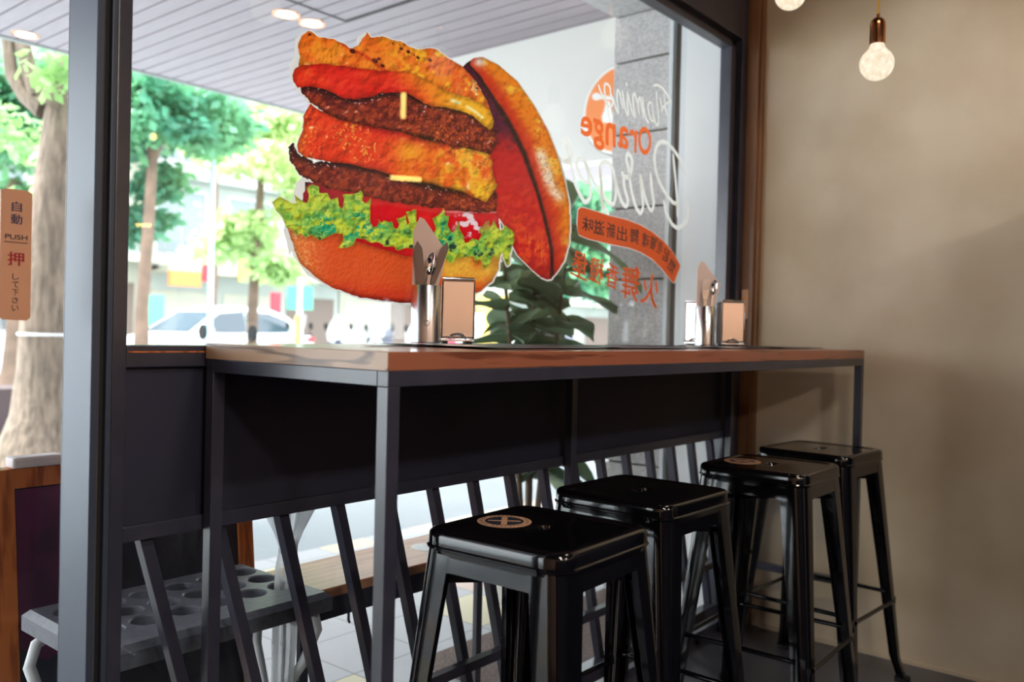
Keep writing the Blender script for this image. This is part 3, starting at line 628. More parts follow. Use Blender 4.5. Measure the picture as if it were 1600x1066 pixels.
# pale border: dilate the silhouette, wider at the left
# relief of the food in the printed picture
def boxblur(a, k):
    for ax in (0, 1):
        p_ = np.concatenate([np.repeat(a.take([0], ax), k+1, ax), a, np.repeat(a.take([-1], ax), k, ax)], ax); cs = np.cumsum(p_, ax); n_ = a.shape[ax]
        a = (cs.take(range(2*k+1, 2*k+1+n_), ax)-cs.take(range(0, n_), ax))/(2*k+1)
    return a
def emboss(hm):
    gy_, gx_ = np.gradient(hm); return -(gx_*.6+gy_*.8)
REL = {1: (9, .55, 5, .16), 2: (3.0, .9, 8, .22), 3: (12, .25, 5, .15), 4: (6.5, 1.25, 5, .42), 5: (13, .95, 6, .30), 6: (7.5, 1.35, 5, .42), 7: (12, .85, 6, .18), 8: (20, .75, 6, .25), 9: (11, .95, 3, .25)}
for rid, (sc, am, br_, vol) in REL.items():
    mk = reg == rid
    am *= .34; hm = boxblur(fbm(X_+4*(N4-.5), Y_+4*(N2-.5), sc, 4, 300+rid), 1); e_ = emboss(hm)*sc
    if rid in (7, 5): e_ = e_+.6*emboss(boxblur(fbm(X_*1.9, Y_*.8, 7, 2, 330+rid), 1))*7*sst(560, 500, X_) if rid == 5 else e_+.5*emboss(boxblur(fbm(X_*1.9, Y_*.8, 7, 2, 330+rid), 1))*7
    if rid == 9: e_ = e_+.9*emboss(np.abs(fbm(X_, Y_, 15, 2, 340)-.5))*15
    b_ = boxblur(boxblur(mk.astype(float), br_), br_); sh_ = (1-vol)+vol*sst(.45, 1, b_)
    f_ = np.clip(1+am*e_, .35, 1.75)*sh_
    C2 = C_*np.where(f_ < 1, f_, 1)[..., None]; hi_ = np.clip(f_-1, 0, 1)[..., None]
    tgt = {4: (236, 150, 110), 6: (236, 150, 110), 9: (232, 236, 130), 2: (252, 190, 120)}.get(rid, (255, 206, 110))
    C2 = C2*(1-hi_)+np.array(tgt)*hi_
    spec = sst(.26, .34, e_*am)*.8 if rid in (4, 5, 6, 7) else 0*e_
    C2 = C2*(1-.75*spec[..., None])+np.array((255, 236, 214))*.75*spec[..., None]
    C_[mk] = C2[mk]
# fill slits between the layers with the neighbouring colour
ALLP = inpoly(X_, Y_, c1([(112, 170), (806, 300), (830, 480), (835, 700), (700, 860), (140, 740), (130, 590), (330, 600), (200, 500), (118, 470), (135, 350), (200, 330), (120, 250)]))
for _ in range(14):
    hole = (reg == 0) & ALLP
    if not hole.any(): break
    for ax, sh in ((0, 1), (0, -1), (1, 1), (1, -1)):
        r2 = np.roll(reg, sh, ax); c2 = np.roll(C_, sh, ax); m_k = (reg == 0) & ALLP & (r2 > 0)
        reg[m_k] = r2[m_k]; C_[m_k] = c2[m_k]*.8
base = reg > 0
def dil(m, r):
    out = m.copy()
    k = int(r/STEP)
    for dy in range(-k, k+1):
        for dx in range(-k, k+1):
            if dx*dx+dy*dy <= k*k: out |= np.roll(np.roll(m, dy, 0), dx, 1)
    return out
BOR = [(453, 100), (459, 88), (461, 60), (472, 50), (484, 46), (492, 50), (505, 60), (520, 90), (500, 200), (470, 340), (452, 400), (446, 372), (442, 360), (452, 330), (462, 285), (474, 276), (462, 262), (466, 232), (478, 190), (480, 160), (462, 140), (452, 120)]
BOR2 = [(555, 66), (560, 56), (570, 50), (580, 58), (590, 60), (585, 90)]
bord = dil(base, 2.6) | inpoly(X_, Y_, BOR) | inpoly(X_, Y_, BOR2)
BOR3 = [(447, 370), (458, 400), (480, 430), (512, 448), (545, 460), (600, 470), (640, 474), (640, 460), (500, 400)]
bord |= inpoly(X_, Y_, BOR3)
reg[(~base) & bord] = 10
srgb = np.clip(C_/255, 0, 1); lin_ = np.where(srgb <= .04045, srgb/12.92, ((srgb+.055)/1.055)**2.4)
bg_ = empty('burger_decal', 'huge printed stacked orange burger picture stuck on the window', 'window decal')
M['print'] = printmat('burger_print', trans=.5, attr='ink')
allp = np.array([aty(x, y, YD+.0004) for x, y in zip(X_.ravel(), Y_.ravel())])
names = {1: ('bun_lid', 'tilted toasted top bun'), 2: ('bottom_bun', 'toasted bottom bun'), 3: ('tomato', 'red tomato slices'), 4: ('beef_patty', 'lower grilled beef patty'), 5: ('orange_filling', 'lower orange filling with melted cheese'),
         6: ('beef_patty', 'upper grilled beef patty'), 7: ('grilled_orange', 'grilled orange slices on top'), 8: ('melted_cheese', 'red orange melted cheese'), 9: ('lettuce', 'frilly green lettuce'), 10: ('film_border', 'pale cut border of the print')}
cellreg = reg[:-1, :-1]
for rid, (nm, lb) in names.items():
    jj, ii = np.nonzero(cellreg == rid)
    a = jj*nx+ii; F4 = np.stack([a, a+1, a+1+nx, a+nx], 1)
    used, inv = np.unique(F4.ravel(), return_inverse=True); F4 = inv.reshape(-1, 4)
    me = bpy.data.meshes.new(nm); me.vertices.add(len(used)); me.vertices.foreach_set('co', allp[used].ravel())
    me.loops.add(F4.size); me.loops.foreach_set('vertex_index', F4.ravel()); me.polygons.add(len(F4)); me.polygons.foreach_set('loop_start', np.arange(0, F4.size, 4))
    me.update(); at_ = me.color_attributes.new('ink', 'FLOAT_COLOR', 'POINT')
    col = lin_.reshape(-1, 3)[used]
    at_.data.foreach_set('color', np.concatenate([col, np.ones((len(col), 1))], 1).ravel())
    me.materials.append(M['print']); o = bpy.data.objects.new(nm, me); COL.objects.link(o); o.parent = bg_; o['label'] = lb


# ------------------------------------------------------------------ bar table
ZT = 1.057; TX0, TX1, TY0, TY1 = .858, 2.987, .940, 1.424
tb = empty('bar_table', 'long wooden topped bar table on a black steel frame under the window', 'table')
build('tabletop', box((TX0+.0002, TY0, ZT-.028), (TX1, TY1, ZT)), M['wood'], tb, .0012)
build('end_grain_edge', box((TX0-.0015, TY0+.001, ZT-.0275), (TX0+.001, TY1-.001, ZT-.0008)), M['endgrain_lit'], tb)
f = MB(); z1 = ZT-.028; z0 = z1-.0235; w = .024
f.box((TX0, TY0, z0), (TX1, TY0+w, z1)); f.box((TX0, TY1-w, z0), (TX1, TY1, z1)); f.box((TX0, TY0+w, z0), (TX0+w, TY1-w, z1)); f.box((TX1-w, TY0+w, z0), (TX1, TY1-w, z1))
build('top_frame', f, M['black_metal'], tb, .0012)
for (x, y) in ((TX0, TY0), (TX0, TY1-w), (TX1-w, TY0), (TX1-w, TY1-w), (1.965, TY1-w)):
    build('leg', box((x, y, 0), (x+w, y+w, z0)), M['black_metal'], tb, .0012)
zf = .262
build('foot_rail', box((TX0+w, TY1-w, zf), (1.965, TY1, zf+w)), M['black_metal'], tb, .001)
build('foot_rail', box((1.965+w, TY1-w, zf), (TX1-w, TY1, zf+w)), M['black_metal'], tb, .001)
build('foot_rail', box((TX1-w, TY0+w, zf), (TX1, TY1-w, zf+w)), M['black_metal'], tb, .001)
build('foot_rail', box((TX0, TY0+w, zf), (TX0+w, TY1-w, zf+w)), M['black_metal'], tb, .001)

# ------------------------------------------------------------------ stools
def rsq(a, r, z, n=10, b=None):
    P = []
    for k in range(4):
        q = k*math.pi/2; c = Vector((math.cos(q+math.pi/4), math.sin(q+math.pi/4)))*math.sqrt(2)*(a-r)
        for i in range(n+1):
            t = q+i/n*math.pi/2; P.append((c.x+r*math.cos(t), c.y+r*math.sin(t), z))
    return P
def ringpts(P, n):
    """resample closed outline to n points starting at angle 0"""
    A = [Vector(p) for p in P]; out = []
    for k in range(n):
        t = 2*math.pi*k/n; d = Vector((math.cos(t), math.sin(t)))
        best = None
        for i in range(len(A)):
            p = A[i]; q = A[(i+1) % len(A)]; e = q-p
            den = d.x*e.y-d.y*e.x
            if abs(den) < 1e-9: continue
            s_ = (p.x*e.y-p.y*e.x)/den; u = (p.x*d.y-p.y*d.x)/den
            if s_ > 0 and -1e-6 <= u <= 1+1e-6: best = (d.x*s_, d.y*s_, p.z)
        out.append(best)
    return out
def make_stool(name, label):
    root = empty(name, label, 'stool', group='glossy black metal bar stools along the table')
    s = MB(); N = 96; A = .150; ZS = .745
    rings = [(A-.004, .034, ZS-.058), (A-.002, .036, ZS-.034), (A+.0025, .040, ZS-.0315), (A+.003, .040, ZS-.028), (A+.0005, .038, ZS-.0255), (A, .037, ZS-.010), (A-.0015, .036, ZS-.005), (A-.005, .034, ZS-.0015), (A-.010, .031, ZS),
             (A-.017, .028, ZS), (A-.020, .026, ZS-.001), (A-.024, .024, ZS-.0028), (A-.030, .022, ZS-.003)]
    R = [ringpts(rsq(a, r, z), N) for a, r, z in rings]
    # slot: stadium hole with rolled rim
    def stad(l, r, z):
        P = []
        for i in range(13): t = -math.pi/2+math.pi*i/12; P.append((l+r*math.cos(t), r*math.sin(t), z))
        for i in range(13): t = math.pi/2+math.pi*i/12; P.append((-l+r*math.cos(t), r*math.sin(t), z))
        return ringpts(P, N)
    R += [stad(.026, .022, ZS-.003), stad(.021, .016, ZS-.0025), stad(.019, .0125, ZS-.004), stad(.018, .011, ZS-.012)]
    s.loft(R); build('seat', s, M['black_gloss'], root)
    # skirt panels between the legs with arched lower corners
    sk = MB()
    for k in range(4):
        c_, s_ = math.cos(k*math.pi/2), math.sin(k*math.pi/2); a = A-.0035; rows = []
        for side in (0, 1):
            row = []
            for i in range(25):
                u = -1+2*i/24; x = u*.112; e = max(0, abs(x)-.078)
                zb = ZS-.068 - (.020-math.sqrt(max(0, .034**2-e**2))*.0 if False else .34*e*(e/.034))
                row.append((x, zb))
            rows.append(row)
        def T(x, y, z): return (x*c_-y*s_, x*s_+y*c_, z)
        o_ = [T(x, -a, ZS-.034) for x, z in rows[0]]; o2_ = [T(x, -a-.003*(1), z) for x, z in rows[0]]; i2 = [T(x, -a, z) for x, z in rows[0]]
        sk.loft([o_, o2_, i2], closed=False)
    build('skirt', sk, M['black_gloss'], root)
    # legs: folded sheet channel
    for sx, sy in ((1, 1), (-1, 1), (-1, -1), (1, -1)):
        lg = MB(); rings = []
        for i, z in enumerate([ZS-.034, ZS-.075, ZS-.12, .5, .35, .2, .08, .03, .0]):
            t = (ZS-.034-z)/(ZS-.034)
            half = (A-.003)+.060*t+(.012*max(0, (.08-z)/.08)); w_ = .064-.030*t; r = .030-.010*t; th = .0025
            pts = []
            def P(a, b): pts.append((a, b))
            # outline in corner frame: x along side A, y along side B; corner at (0,0), negative inward
            outer = [(-w_, 0), (-w_*.55, -.0), (-w_*.52, -.0022), (-r, -.0022)]
            outer = [(-w_, 0), (-r, 0)]
            arc = [(-r+r*math.sin(q), -r+r*math.cos(q)) for q in [math.pi/2*j/8 for j in range(1, 8)]]
            outer = outer+arc+[(0, -r), (0, -w_)]
            lip = .012
            inner = [(-th, -w_+th), (-th, -r)]+[(-r+(r-th)*math.sin(q), -r+(r-th)*math.cos(q)) for q in [math.pi/2*j/8 for j in range(7, 0, -1)]]+[(-r, -th), (-w_+th, -th)]
            prof = [(-w_, -lip)]+outer+[(-lip, -w_)]+[(-lip, -w_+th)]+inner+[(-w_+th, -lip)]
            rings.append([(sx*(half+a), sy*(half+b), z) for a, b in prof])
        if sx*sy < 0: rings = [list(reversed(r)) for r in rings]
        lg.loft(rings, closed=True)
        lg.add(rings[-1], [tuple(range(len(rings[-1])))])
        build('leg', lg, M['black_gloss'], root)
        zb = .014; hf = (A-.003)+.060+.012-.017
        fc = MB(); fc.loft([rsq(.021, .010, z, 4) for z in (0, zb)]); fc.add(rsq(.021, .010, zb, 4), [tuple(range(20))]); fc.v = [(x+sx*hf, y+sy*hf, z) for x, y, z in fc.v]
        build('foot_cap', fc, M['rubber'], root)
    br = MB(); zc = ZS-.082; hf = A-.012
    br.bar((-hf, -hf, zc), (hf, hf, zc), .02, .009); br.bar((-hf, hf, zc-.009), (hf, -hf, zc-.009), .02, .009)
    build('cross_brace', br, M['black_gloss'], root)
    for k in range(4):
        c_, s_ = math.cos(k*math.pi/2), math.sin(k*math.pi/2); zr = .262+(.02 if k % 2 else 0); t = (ZS-.034-zr)/(ZS-.034); hf = (A-.003)+.060*t-.004
        def T(x, y, z): return (x*c_-y*s_, x*s_+y*c_, z)
        r_ = MB(); e = hf-.028
        r_.tube([T(-e, -hf, zr), T(-e+.02, -hf, zr), T(e-.02, -hf, zr), T(e, -hf, zr)], [.009, .0065, .0065, .009], 10)
        r_.bar(T(-hf+.004, -hf, zr), T(-e, -hf, zr), .006, .022); r_.bar(T(e, -hf, zr), T(hf-.004, -hf, zr), .006, .022)
        build('foot_rung', r_, M['black_gloss'], root)
    return root
stool_spots = [
    (1.226, .939, .04, 'black metal bar stool nearest the camera with round tan sticker on its seat'),
    (1.700, 1.012, -.01, 'second black metal bar stool from the front, bare seat with a slot'),
    (2.303, .969, .02, 'third black metal bar stool with round sticker, scratched front leg'),
    (2.764, .997, -.06, 'farthest black metal bar stool in the corner by the plaster wall')]
st0 = make_stool('bar_stool', stool_spots[0][3])
for i, (x, y, a, lab) in enumerate(stool_spots):
    o = st0 if i == 0 else copy_tree(st0)
    o.location = (x, y, 0); o.rotation_euler = (0, 0, a); o['label'] = lab
def sticker(name, label, c, r, rz, ring_m, disc_m, z, ticks=True):
    rt = empty(name, label, 'sticker', (c[0], c[1], z), rz, 'round cross stickers on seats')
    def disc(r_, zz, n=40): return MB().add([(r_*math.cos(2*math.pi*k/n), r_*math.sin(2*math.pi*k/n), zz) for k in range(n)], [tuple(range(n))])
    d = disc(r, .0006); n = 40
    d.loft([[(r*math.cos(2*math.pi*k/n), r*math.sin(2*math.pi*k/n), zz) for k in range(n)] for zz in (0, .0006)]); build('outer_disc', d, ring_m, rt)
    build('inner_disc', disc(r*.72, .0009), disc_m, rt)
    x = MB(); x.box((-r*.11, -r*.66, .0009), (r*.11, r*.66, .0012)); x.box((-r*.60, -r*.045, .0009), (r*.60, r*.045, .0013)); build('cross', x, ring_m, rt)
    if ticks:
        k_ = MB()
        for k in range(34):
            t = 2*math.pi*k/34
            if k % 9 == 4: continue
            a = .86*r; ww = .028*r; c1 = Vector((a*math.cos(t), a*math.sin(t), .0008)); rd = Vector((math.cos(t), math.sin(t), 0))*r*.055; tn = Vector((-math.sin(t), math.cos(t), 0))*ww
            k_.add([c1-rd-tn, c1+rd-tn, c1+rd+tn, c1-rd+tn], [(0, 1, 2, 3)])
        build('rim_marks', k_, disc_m, rt)
    return rt
p = atz(788, 815, .742); sticker('seat_sticker', 'round tan cross sticker on the nearest stool seat', p, .050, -.90, M['tan'], M['slate'], .7422)
p = atz(1160, 721, .742); sticker('seat_sticker', 'round tan cross sticker on the third stool seat', p, .050, -.25, M['tan'], M['slate'], .7422)

# ------------------------------------------------------------------ things on the table
def place_mat(cx, cy, w, d, rz, label, z=ZT):
    m_ = MB(); n = 12; rows = []
    for j in range(5):
        v = -1+2*j/4; row = []
        for i in range(n+1):
            u = -1+2*i/n; row.append((u*w/2, v*d/2, .0015+.0035*max(0, abs(u)-.75)**2*16*.5))
        rows.append(row)
    fr_ = [[(x, y, z_+.0012) for x, y, z_ in r] for r in rows]
    m_.loft(fr_, closed=False, sm=True); m_.loft([[(x, y, z_) for x, y, z_ in reversed(r)] for r in rows], closed=False, sm=True)
    e = [fr_[0], [(x, y, z_) for x, y, z_ in rows[0]]]; m_.loft(e, closed=False)
    o = build('placemat', m_, M['placemat']); o.location = (cx, cy, z); o.rotation_euler = (0, 0, rz)
    tag(o, label, 'placemat', 'dark placemats on the bar table'); return o
place_mat(1.40, 1.215, .44, .33, .03, 'dark placemat under the nearer steel cutlery holder')
place_mat(1.86, 1.21, .42, .30, -.03, 'dark placemat on the table between the two cutlery holders')
place_mat(2.34, 1.22, .40, .30, .04, 'dark placemat in front of the farther cutlery holder')
place_mat(2.76, 1.20, .36, .28, .0, 'dark placemat at the wall end of the table')
def rot_empty(name, label, cat, loc, rz, group=None): return empty(name, label, cat, loc, rz, group)
def holder(x, y, z, rz, label):
    h = rot_empty('cutlery_holder', label, 'cutlery holder', (x, y, z), rz, 'steel cutlery holders on the bar table'); r = .0335; hh = .128
    m_ = MB(); m_.lathe([(0, .001), (r-.002, .001), (r, .003), (r, hh-.001), (r-.0006, hh), (r-.0016, hh-.001), (r-.0016, .004), (0, .004)], n=48)
    build('cup', m_, M['steel'], h)
    g = MB(); n = 12; a0 = -2.0
    for k in range(7):                                              # small round flower mark printed on the cup
        t = 2*math.pi*k/7; cx_, cz_ = .006*math.cos(t), .045+.006*math.sin(t)
        a = a0+cx_/r; a2 = a0+(.006*math.cos(t+.9))/r
        g.tube([((r+.0002)*math.cos(a), (r+.0002)*math.sin(a), cz_), ((r+.0002)*math.cos(a2), (r+.0002)*math.sin(a2), .045+.006*math.sin(t+.9))], .0005, 5)
    build('flower_mark', g, M['black_ink'], h); return h
def dispenser(x, y, z, rz, label):
    d = rot_empty('napkin_dispenser', label, 'napkin dispenser', (x, y, z), rz, 'chrome napkin dispensers on the bar table'); w, t, hh = .078, .050, .152
    m_ = MB()
    for s_ in (-1, 1):
        m_.box((s_*w/2-.0015 if s_ > 0 else -w/2, -t/2, .008), (s_*w/2 if s_ > 0 else -w/2+.0015, t/2, hh-.006))
    m_.tube([(-w/2+.003, -t/2+.003, hh-.004), (w/2-.003, -t/2+.003, hh-.004)], .004, 10); m_.box((-w/2, -t/2, hh-.005), (w/2, t/2, hh-.001)); m_.box((-w/2, -t/2, .006), (w/2, t/2, .010))
    build('shell', m_, M['chrome'], d, .001)
    f_ = MB(); f_.box((-w/2+.004, -t/2+.001, .016), (w/2-.003, -t/2+.004, hh-.010)); build('face_plate', f_, M['copperface'], d, .0008)
    n_ = MB(); n_.tube([(-.02, -t/2-.001, .012), (-.012, -t/2-.003, .020), (0, -t/2-.004, .023), (.012, -t/2-.003, .020), (.02, -t/2-.001, .012)], .003, 8); build('lift_tab', n_, M['chrome'], d)
    np_ = MB(); np_.box((-w/2+.006, -t/2+.006, .012), (w/2-.006, t/2-.004, hh-.008)); build('napkin_stack', np_, M['napkin'], d)
    for s_ in (-1, 1): build('foot', MB().box((s_*.028-.006, -t/2+.002, 0), (s_*.028+.006, t/2-.002, .006)), M['rubber'], d)
    return d
M['copperface'] = mat('brushed_chrome_face', (220, 205, 195), .18, 1)
def cutlery_frame(rz): return None
def napkin_in(h, top, w, label):
    x, y, z = h.location; o_ = MB()
    R_ = Matrix.Rotation(VIEW, 4, 'Z')
    poly = [(-w[0], .02), (w[1]*.45, .02), (w[1]*.62, .13), (w[1], top-.075), (-w[0]+.022, top-.004), (-w[0]+.012, top), (-w[0]-.001, top-.03)]
    o_.prism(poly, lambda u, v, t: tuple(R_ @ Vector((u, t, v))), .004, .010)
    poly2 = [(-w[0]-.001, .02), (-w[0]+.009, .02), (-w[0]+.010, top-.045), (-w[0]-.001, top-.034)]
    o_.prism(poly2, lambda u, v, t: tuple(R_ @ Vector((u, t, v))), .0, .004)
    o = build('paper_napkin', o_, M['napkin']); o.location = (x, y, z); tag(o, label, 'napkin'); return o
def knife_in(h, dx, lean, top, label, depth, kind='knife'):
    x, y, z = h.location; R_ = Matrix.Rotation(VIEW, 4, 'Z'); m_ = MB()
    n = 14; L = top-.02; prof = []
    for i in range(n+1):
        t = i/n; wv = .0088*(.62+.5*t) if t < .88 else .0088*1.06*math.sqrt(max(0, 1-((t-.88)/.12)**2))+.0003
        prof.append((t, wv))
    left = []; right = []
    for t, wv in prof:
        zz = .012+L*t; u_ = (zz-.128)/(top-.128); cx_ = dx+(lean-dx)*max(u_, -.3)
        left.append((cx_-wv, zz)); right.append((cx_+wv, zz))
    poly = left+right[::-1]
    m_.prism(poly, lambda u, v, t: tuple(R_ @ Vector((u, t, v))), depth, depth+.0018)
    o = build(kind, m_, M['steel_dark'] if kind == 'knife' else M['chrome']); o.location = (x, y, z); tag(o, label, kind); return o
def spoon_in(h, dx, lean, top, label, depth, fork=False):
    x, y, z = h.location; R_ = Matrix.Rotation(VIEW, 4, 'Z'); kind = 'fork' if fork else 'spoon'
    if fork:
        m_ = MB(); hd = [(-.010, top-.055), (-.004, top-.068), (.004, top-.068), (.010, top-.055), (.0105, top-.035), (-.0105, top-.035)]
        sh = lambda u, v, t: tuple(R_ @ Vector((u+dx+lean*v, t, v)))
        m_.prism(hd, sh, depth, depth+.0015); m_.prism([(-.003, .012), (.003, .012), (.004, top-.066), (-.004, top-.066)], sh, depth, depth+.0015)
        for k in range(4):
            a = -.0105+k*.0063; m_.prism([(a, top-.036), (a+.0024, top-.036), (a+.002, top), (a+.0006, top)], sh, depth, depth+.0015)
    else:
        m_ = MB(); rows = []
        for i in range(9):
            v = i/8; zz = top-.052+.052*v; wv = .0105*math.sqrt(max(.0004, 1-(2*v-1)**2)); row = []
            for j in range(9):
                u = -1+2*j/8; row.append(tuple(R_ @ Vector((dx+lean*zz+u*wv, depth+.007*(1-u*u)*(1-(2*v-1)**2), zz))))
            rows.append(row)
        m_.loft(rows, closed=False); m_.prism([(-.003, .012), (.003, .012), (.0035, top-.05), (-.0035, top-.05)], lambda u, v, t: tuple(R_ @ Vector((u+dx+lean*v, t, v))), depth, depth+.0015)
    o = build(kind, m_, M['chrome']); o.location = (x, y, z); tag(o, label, kind); return o
M['steel_dark'] = mat('cutlery_steel', (150, 140, 138), .3, 1)
VIEW = -YAW                                                         # the slips face the room
h1 = holder(1.350, 1.362, ZT+.003, -.3, 'brushed steel cutlery holder with knives nearest the burger picture')
napkin_in(h1, .278, (.031, .042), 'pale pointed paper napkin standing in the nearer cutlery holder')
knife_in(h1, -.010, -.022, .232, 'left round tipped knife in the nearer cutlery holder', -.012)
knife_in(h1, .010, .046, .232, 'right round tipped knife in the nearer cutlery holder', -.006)
spoon_in(h1, -.012, .13, .200, 'spoon between the two knives in the nearer cutlery holder', -.018)
dispenser(1.456, 1.372, ZT+.003, VIEW+.26, 'chrome napkin dispenser right of the nearer cutlery holder')
h2 = holder(2.575, 1.315, ZT+.003, -.2, 'brushed steel cutlery holder with fork and spoon near the corner')
napkin_in(h2, .275, (.029, .048), 'pale pointed paper napkin standing in the farther cutlery holder')
spoon_in(h2, .000, .12, .215, 'spoon standing in the farther cutlery holder', -.012)
spoon_in(h2, -.010, .03, .215, 'fork standing in the farther cutlery holder', -.018, True)
dispenser(2.655, 1.265, ZT+.003, VIEW+.08, 'chrome napkin dispenser right of the farther cutlery holder')
dispenser(2.655, 1.380, ZT+.003, VIEW-.75, 'chrome napkin dispenser half hidden left behind the farther cutlery holder')

# wall switch strip on the jamb
sw = empty('switch_strip', 'small tan switch strip with three coloured buttons on the wooden jamb', 'switch', (3.085, 1.412, 1.215))
build('base', box((-.008, -.013, -.055), (0, .013, .055)), M['tan'], sw, .002)
for k, c in enumerate(('yb', 'rb', 'yb')):
    M[c] = M.get(c) or mat('button_'+c, (226, 150, 40) if c == 'yb' else (176, 48, 40), .4)
    build('button', MB().lathe([(0, 0), (.006, 0), (.006, .006), (0, .006)], n=16).box((0, 0, 0), (0, 0, 0)), M[c], sw)
    o = [x for x in COL.objects if x.parent == sw][-1]; o.rotation_euler = (0, -math.pi/2, 0); o.location = (-.006, 0, .024-.024*k)

# ------------------------------------------------------------------ pendant bulbs
def pendant(x, y, z, label, r=.050, bm='bulb_lit'):
    p = empty('pendant_lamp', label, 'pendant lamp', (x, y, z), 0, 'pendant bulb lamps')
    m_ = MB(); prof = [(0, -r)]
    for i in range(1, 15): t = math.pi*i/18; prof.append((r*math.sin(t), -r*math.cos(t)))
    prof += [(r*.50, r*.93), (r*.42, r*1.12), (r*.38, r*1.3), (0, r*1.3)]
    m_.lathe(prof, n=32); build('bulb', m_, M[bm], p)
    s_ = MB(); s_.lathe([(r*.44, r*1.18), (r*.46, r*1.2), (r*.46, r*2.35), (r*.40, r*2.62), (r*.22, r*2.80), (r*.10, r*2.84), (r*.10, r*3.05), (0, r*3.05)], n=28); build('socket', s_, M['copper'], p)
    c_ = MB(); c_.tube([(0, 0, r*3.0), (0, 0, 2.72-z)], .0035, 8); build('cord', c_, M['brass'], p)
    return p
b1 = atx(1370, 100, 2.75); pendant(*b1, 'lit frosted bulb pendant on a yellow cord before the plaster wall')
b2 = atx(1235, -9, 2.75); pendant(*b2, 'lit frosted bulb pendant cut by the top edge, left of the other')
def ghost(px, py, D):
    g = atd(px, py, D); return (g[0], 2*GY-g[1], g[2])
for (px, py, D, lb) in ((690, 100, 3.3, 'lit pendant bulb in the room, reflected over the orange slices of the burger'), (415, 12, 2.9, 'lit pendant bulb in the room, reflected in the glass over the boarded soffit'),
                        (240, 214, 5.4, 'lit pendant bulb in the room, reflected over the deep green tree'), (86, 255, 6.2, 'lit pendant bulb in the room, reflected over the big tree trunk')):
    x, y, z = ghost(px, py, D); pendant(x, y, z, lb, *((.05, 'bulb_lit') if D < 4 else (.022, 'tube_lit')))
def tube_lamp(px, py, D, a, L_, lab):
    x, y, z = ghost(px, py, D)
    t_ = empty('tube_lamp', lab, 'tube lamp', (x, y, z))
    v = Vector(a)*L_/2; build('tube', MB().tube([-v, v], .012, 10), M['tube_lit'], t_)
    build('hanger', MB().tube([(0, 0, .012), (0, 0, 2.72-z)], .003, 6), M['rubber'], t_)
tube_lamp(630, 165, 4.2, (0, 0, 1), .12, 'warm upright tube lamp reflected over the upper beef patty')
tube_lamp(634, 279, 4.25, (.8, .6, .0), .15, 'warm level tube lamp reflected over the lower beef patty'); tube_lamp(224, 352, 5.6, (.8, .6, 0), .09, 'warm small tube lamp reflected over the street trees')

M['fascia'] = mat('off_white_panel', (216, 215, 210), .6)
M['paleslab'] = mat('pale_paving', (164, 170, 174), .7, noise=((152, 160, 166), 1.2, 4))
# ------------------------------------------------------------------ arcade outside
struct('pavement', box((-9, 1.50, -.05), (14, 3.45, 0)), M['pave'])
struct('pavement_outer', box((-9, 3.45, -.05), (14, 6.6, -.002)), M['paleslab'])
struct('wall_arcade', box((7.9, 2.07, 0), (8.1, 3.95, 2.8)), M['white_wall'])
struct('street', box((-30, 6.6, -.2), (70, 60, -.06)), M['asphalt'])
tag(build('door_mat', box((1.99, 1.505, 0), (3.1, 2.02, .012)), M['matc']), 'speckled brown coir mat on the paving right outside the window', 'mat')
so = MB(); x = -7.0; off = 2.925
k0 = int((-7-off)/.112)
for k in range(k0, int((7.9-off)/.112)+1):
    a = off+.112*k; b = a+.1005
    if b > a: so.box((a, 2.07, 2.80), (b, 5.72, 2.815))
struct('soffit', so, M['soffit'])
struct('soffit_backing', box((-7, 1.5, 2.815), (8, 5.72, 2.9)), M['soffit_gap'])
struct('soffit_edge', box((-7, 5.72, 2.79), (8, 5.76, 3.15)), M['facade3'])
struct('beam', box((-7, 1.50, 2.45), (3.6, 2.07, 2.8)), M['concrete_beam'])
# stone column: blocks with open joints
cb = MB(); zs = [0.0]+[float(atx(960+(0 if i else 0), py, 3.15)[2]) for i, py in ((3, 437), (2, 327), (1, 213), (0, 101))]
zs = [0.0, zs[1]-.78, zs[1]-.39]+zs[1:]+[2.45]
zs = sorted(z for z in zs if z >= 0)
for a, b in zip(zs[:-1], zs[1:]):
    if b-a > .03: cb.box((3.15, 1.79, a+.004), (3.6, 2.07, b-.004))
struct('column', cb, M['stone'], bevel=.004); struct('column_core', box((3.165, 1.80, 0), (3.58, 2.055, 2.45)), M['stone_dark'])
struct('wall_side', box((3.12, 1.50, 0), (3.6, 1.705, 2.45)), M['white_wall'])
struct('trim_4', MB().box((3.13, 1.705, 0), (3.2, 1.735, 2.45)).box((3.13, 1.773, 0), (3.2, 1.79, 2.45)), M['white_plastic'])
struct('trim_5', box((3.16, 1.735, 0), (3.2, 1.773, 2.45)), M['stone_dark'])
zb = float(atx(895, 256, 3.95)[2])
struct('wall_fascia', box((3.95, 2.0, zb), (4.05, 3.95, 2.8)), M['fascia'])
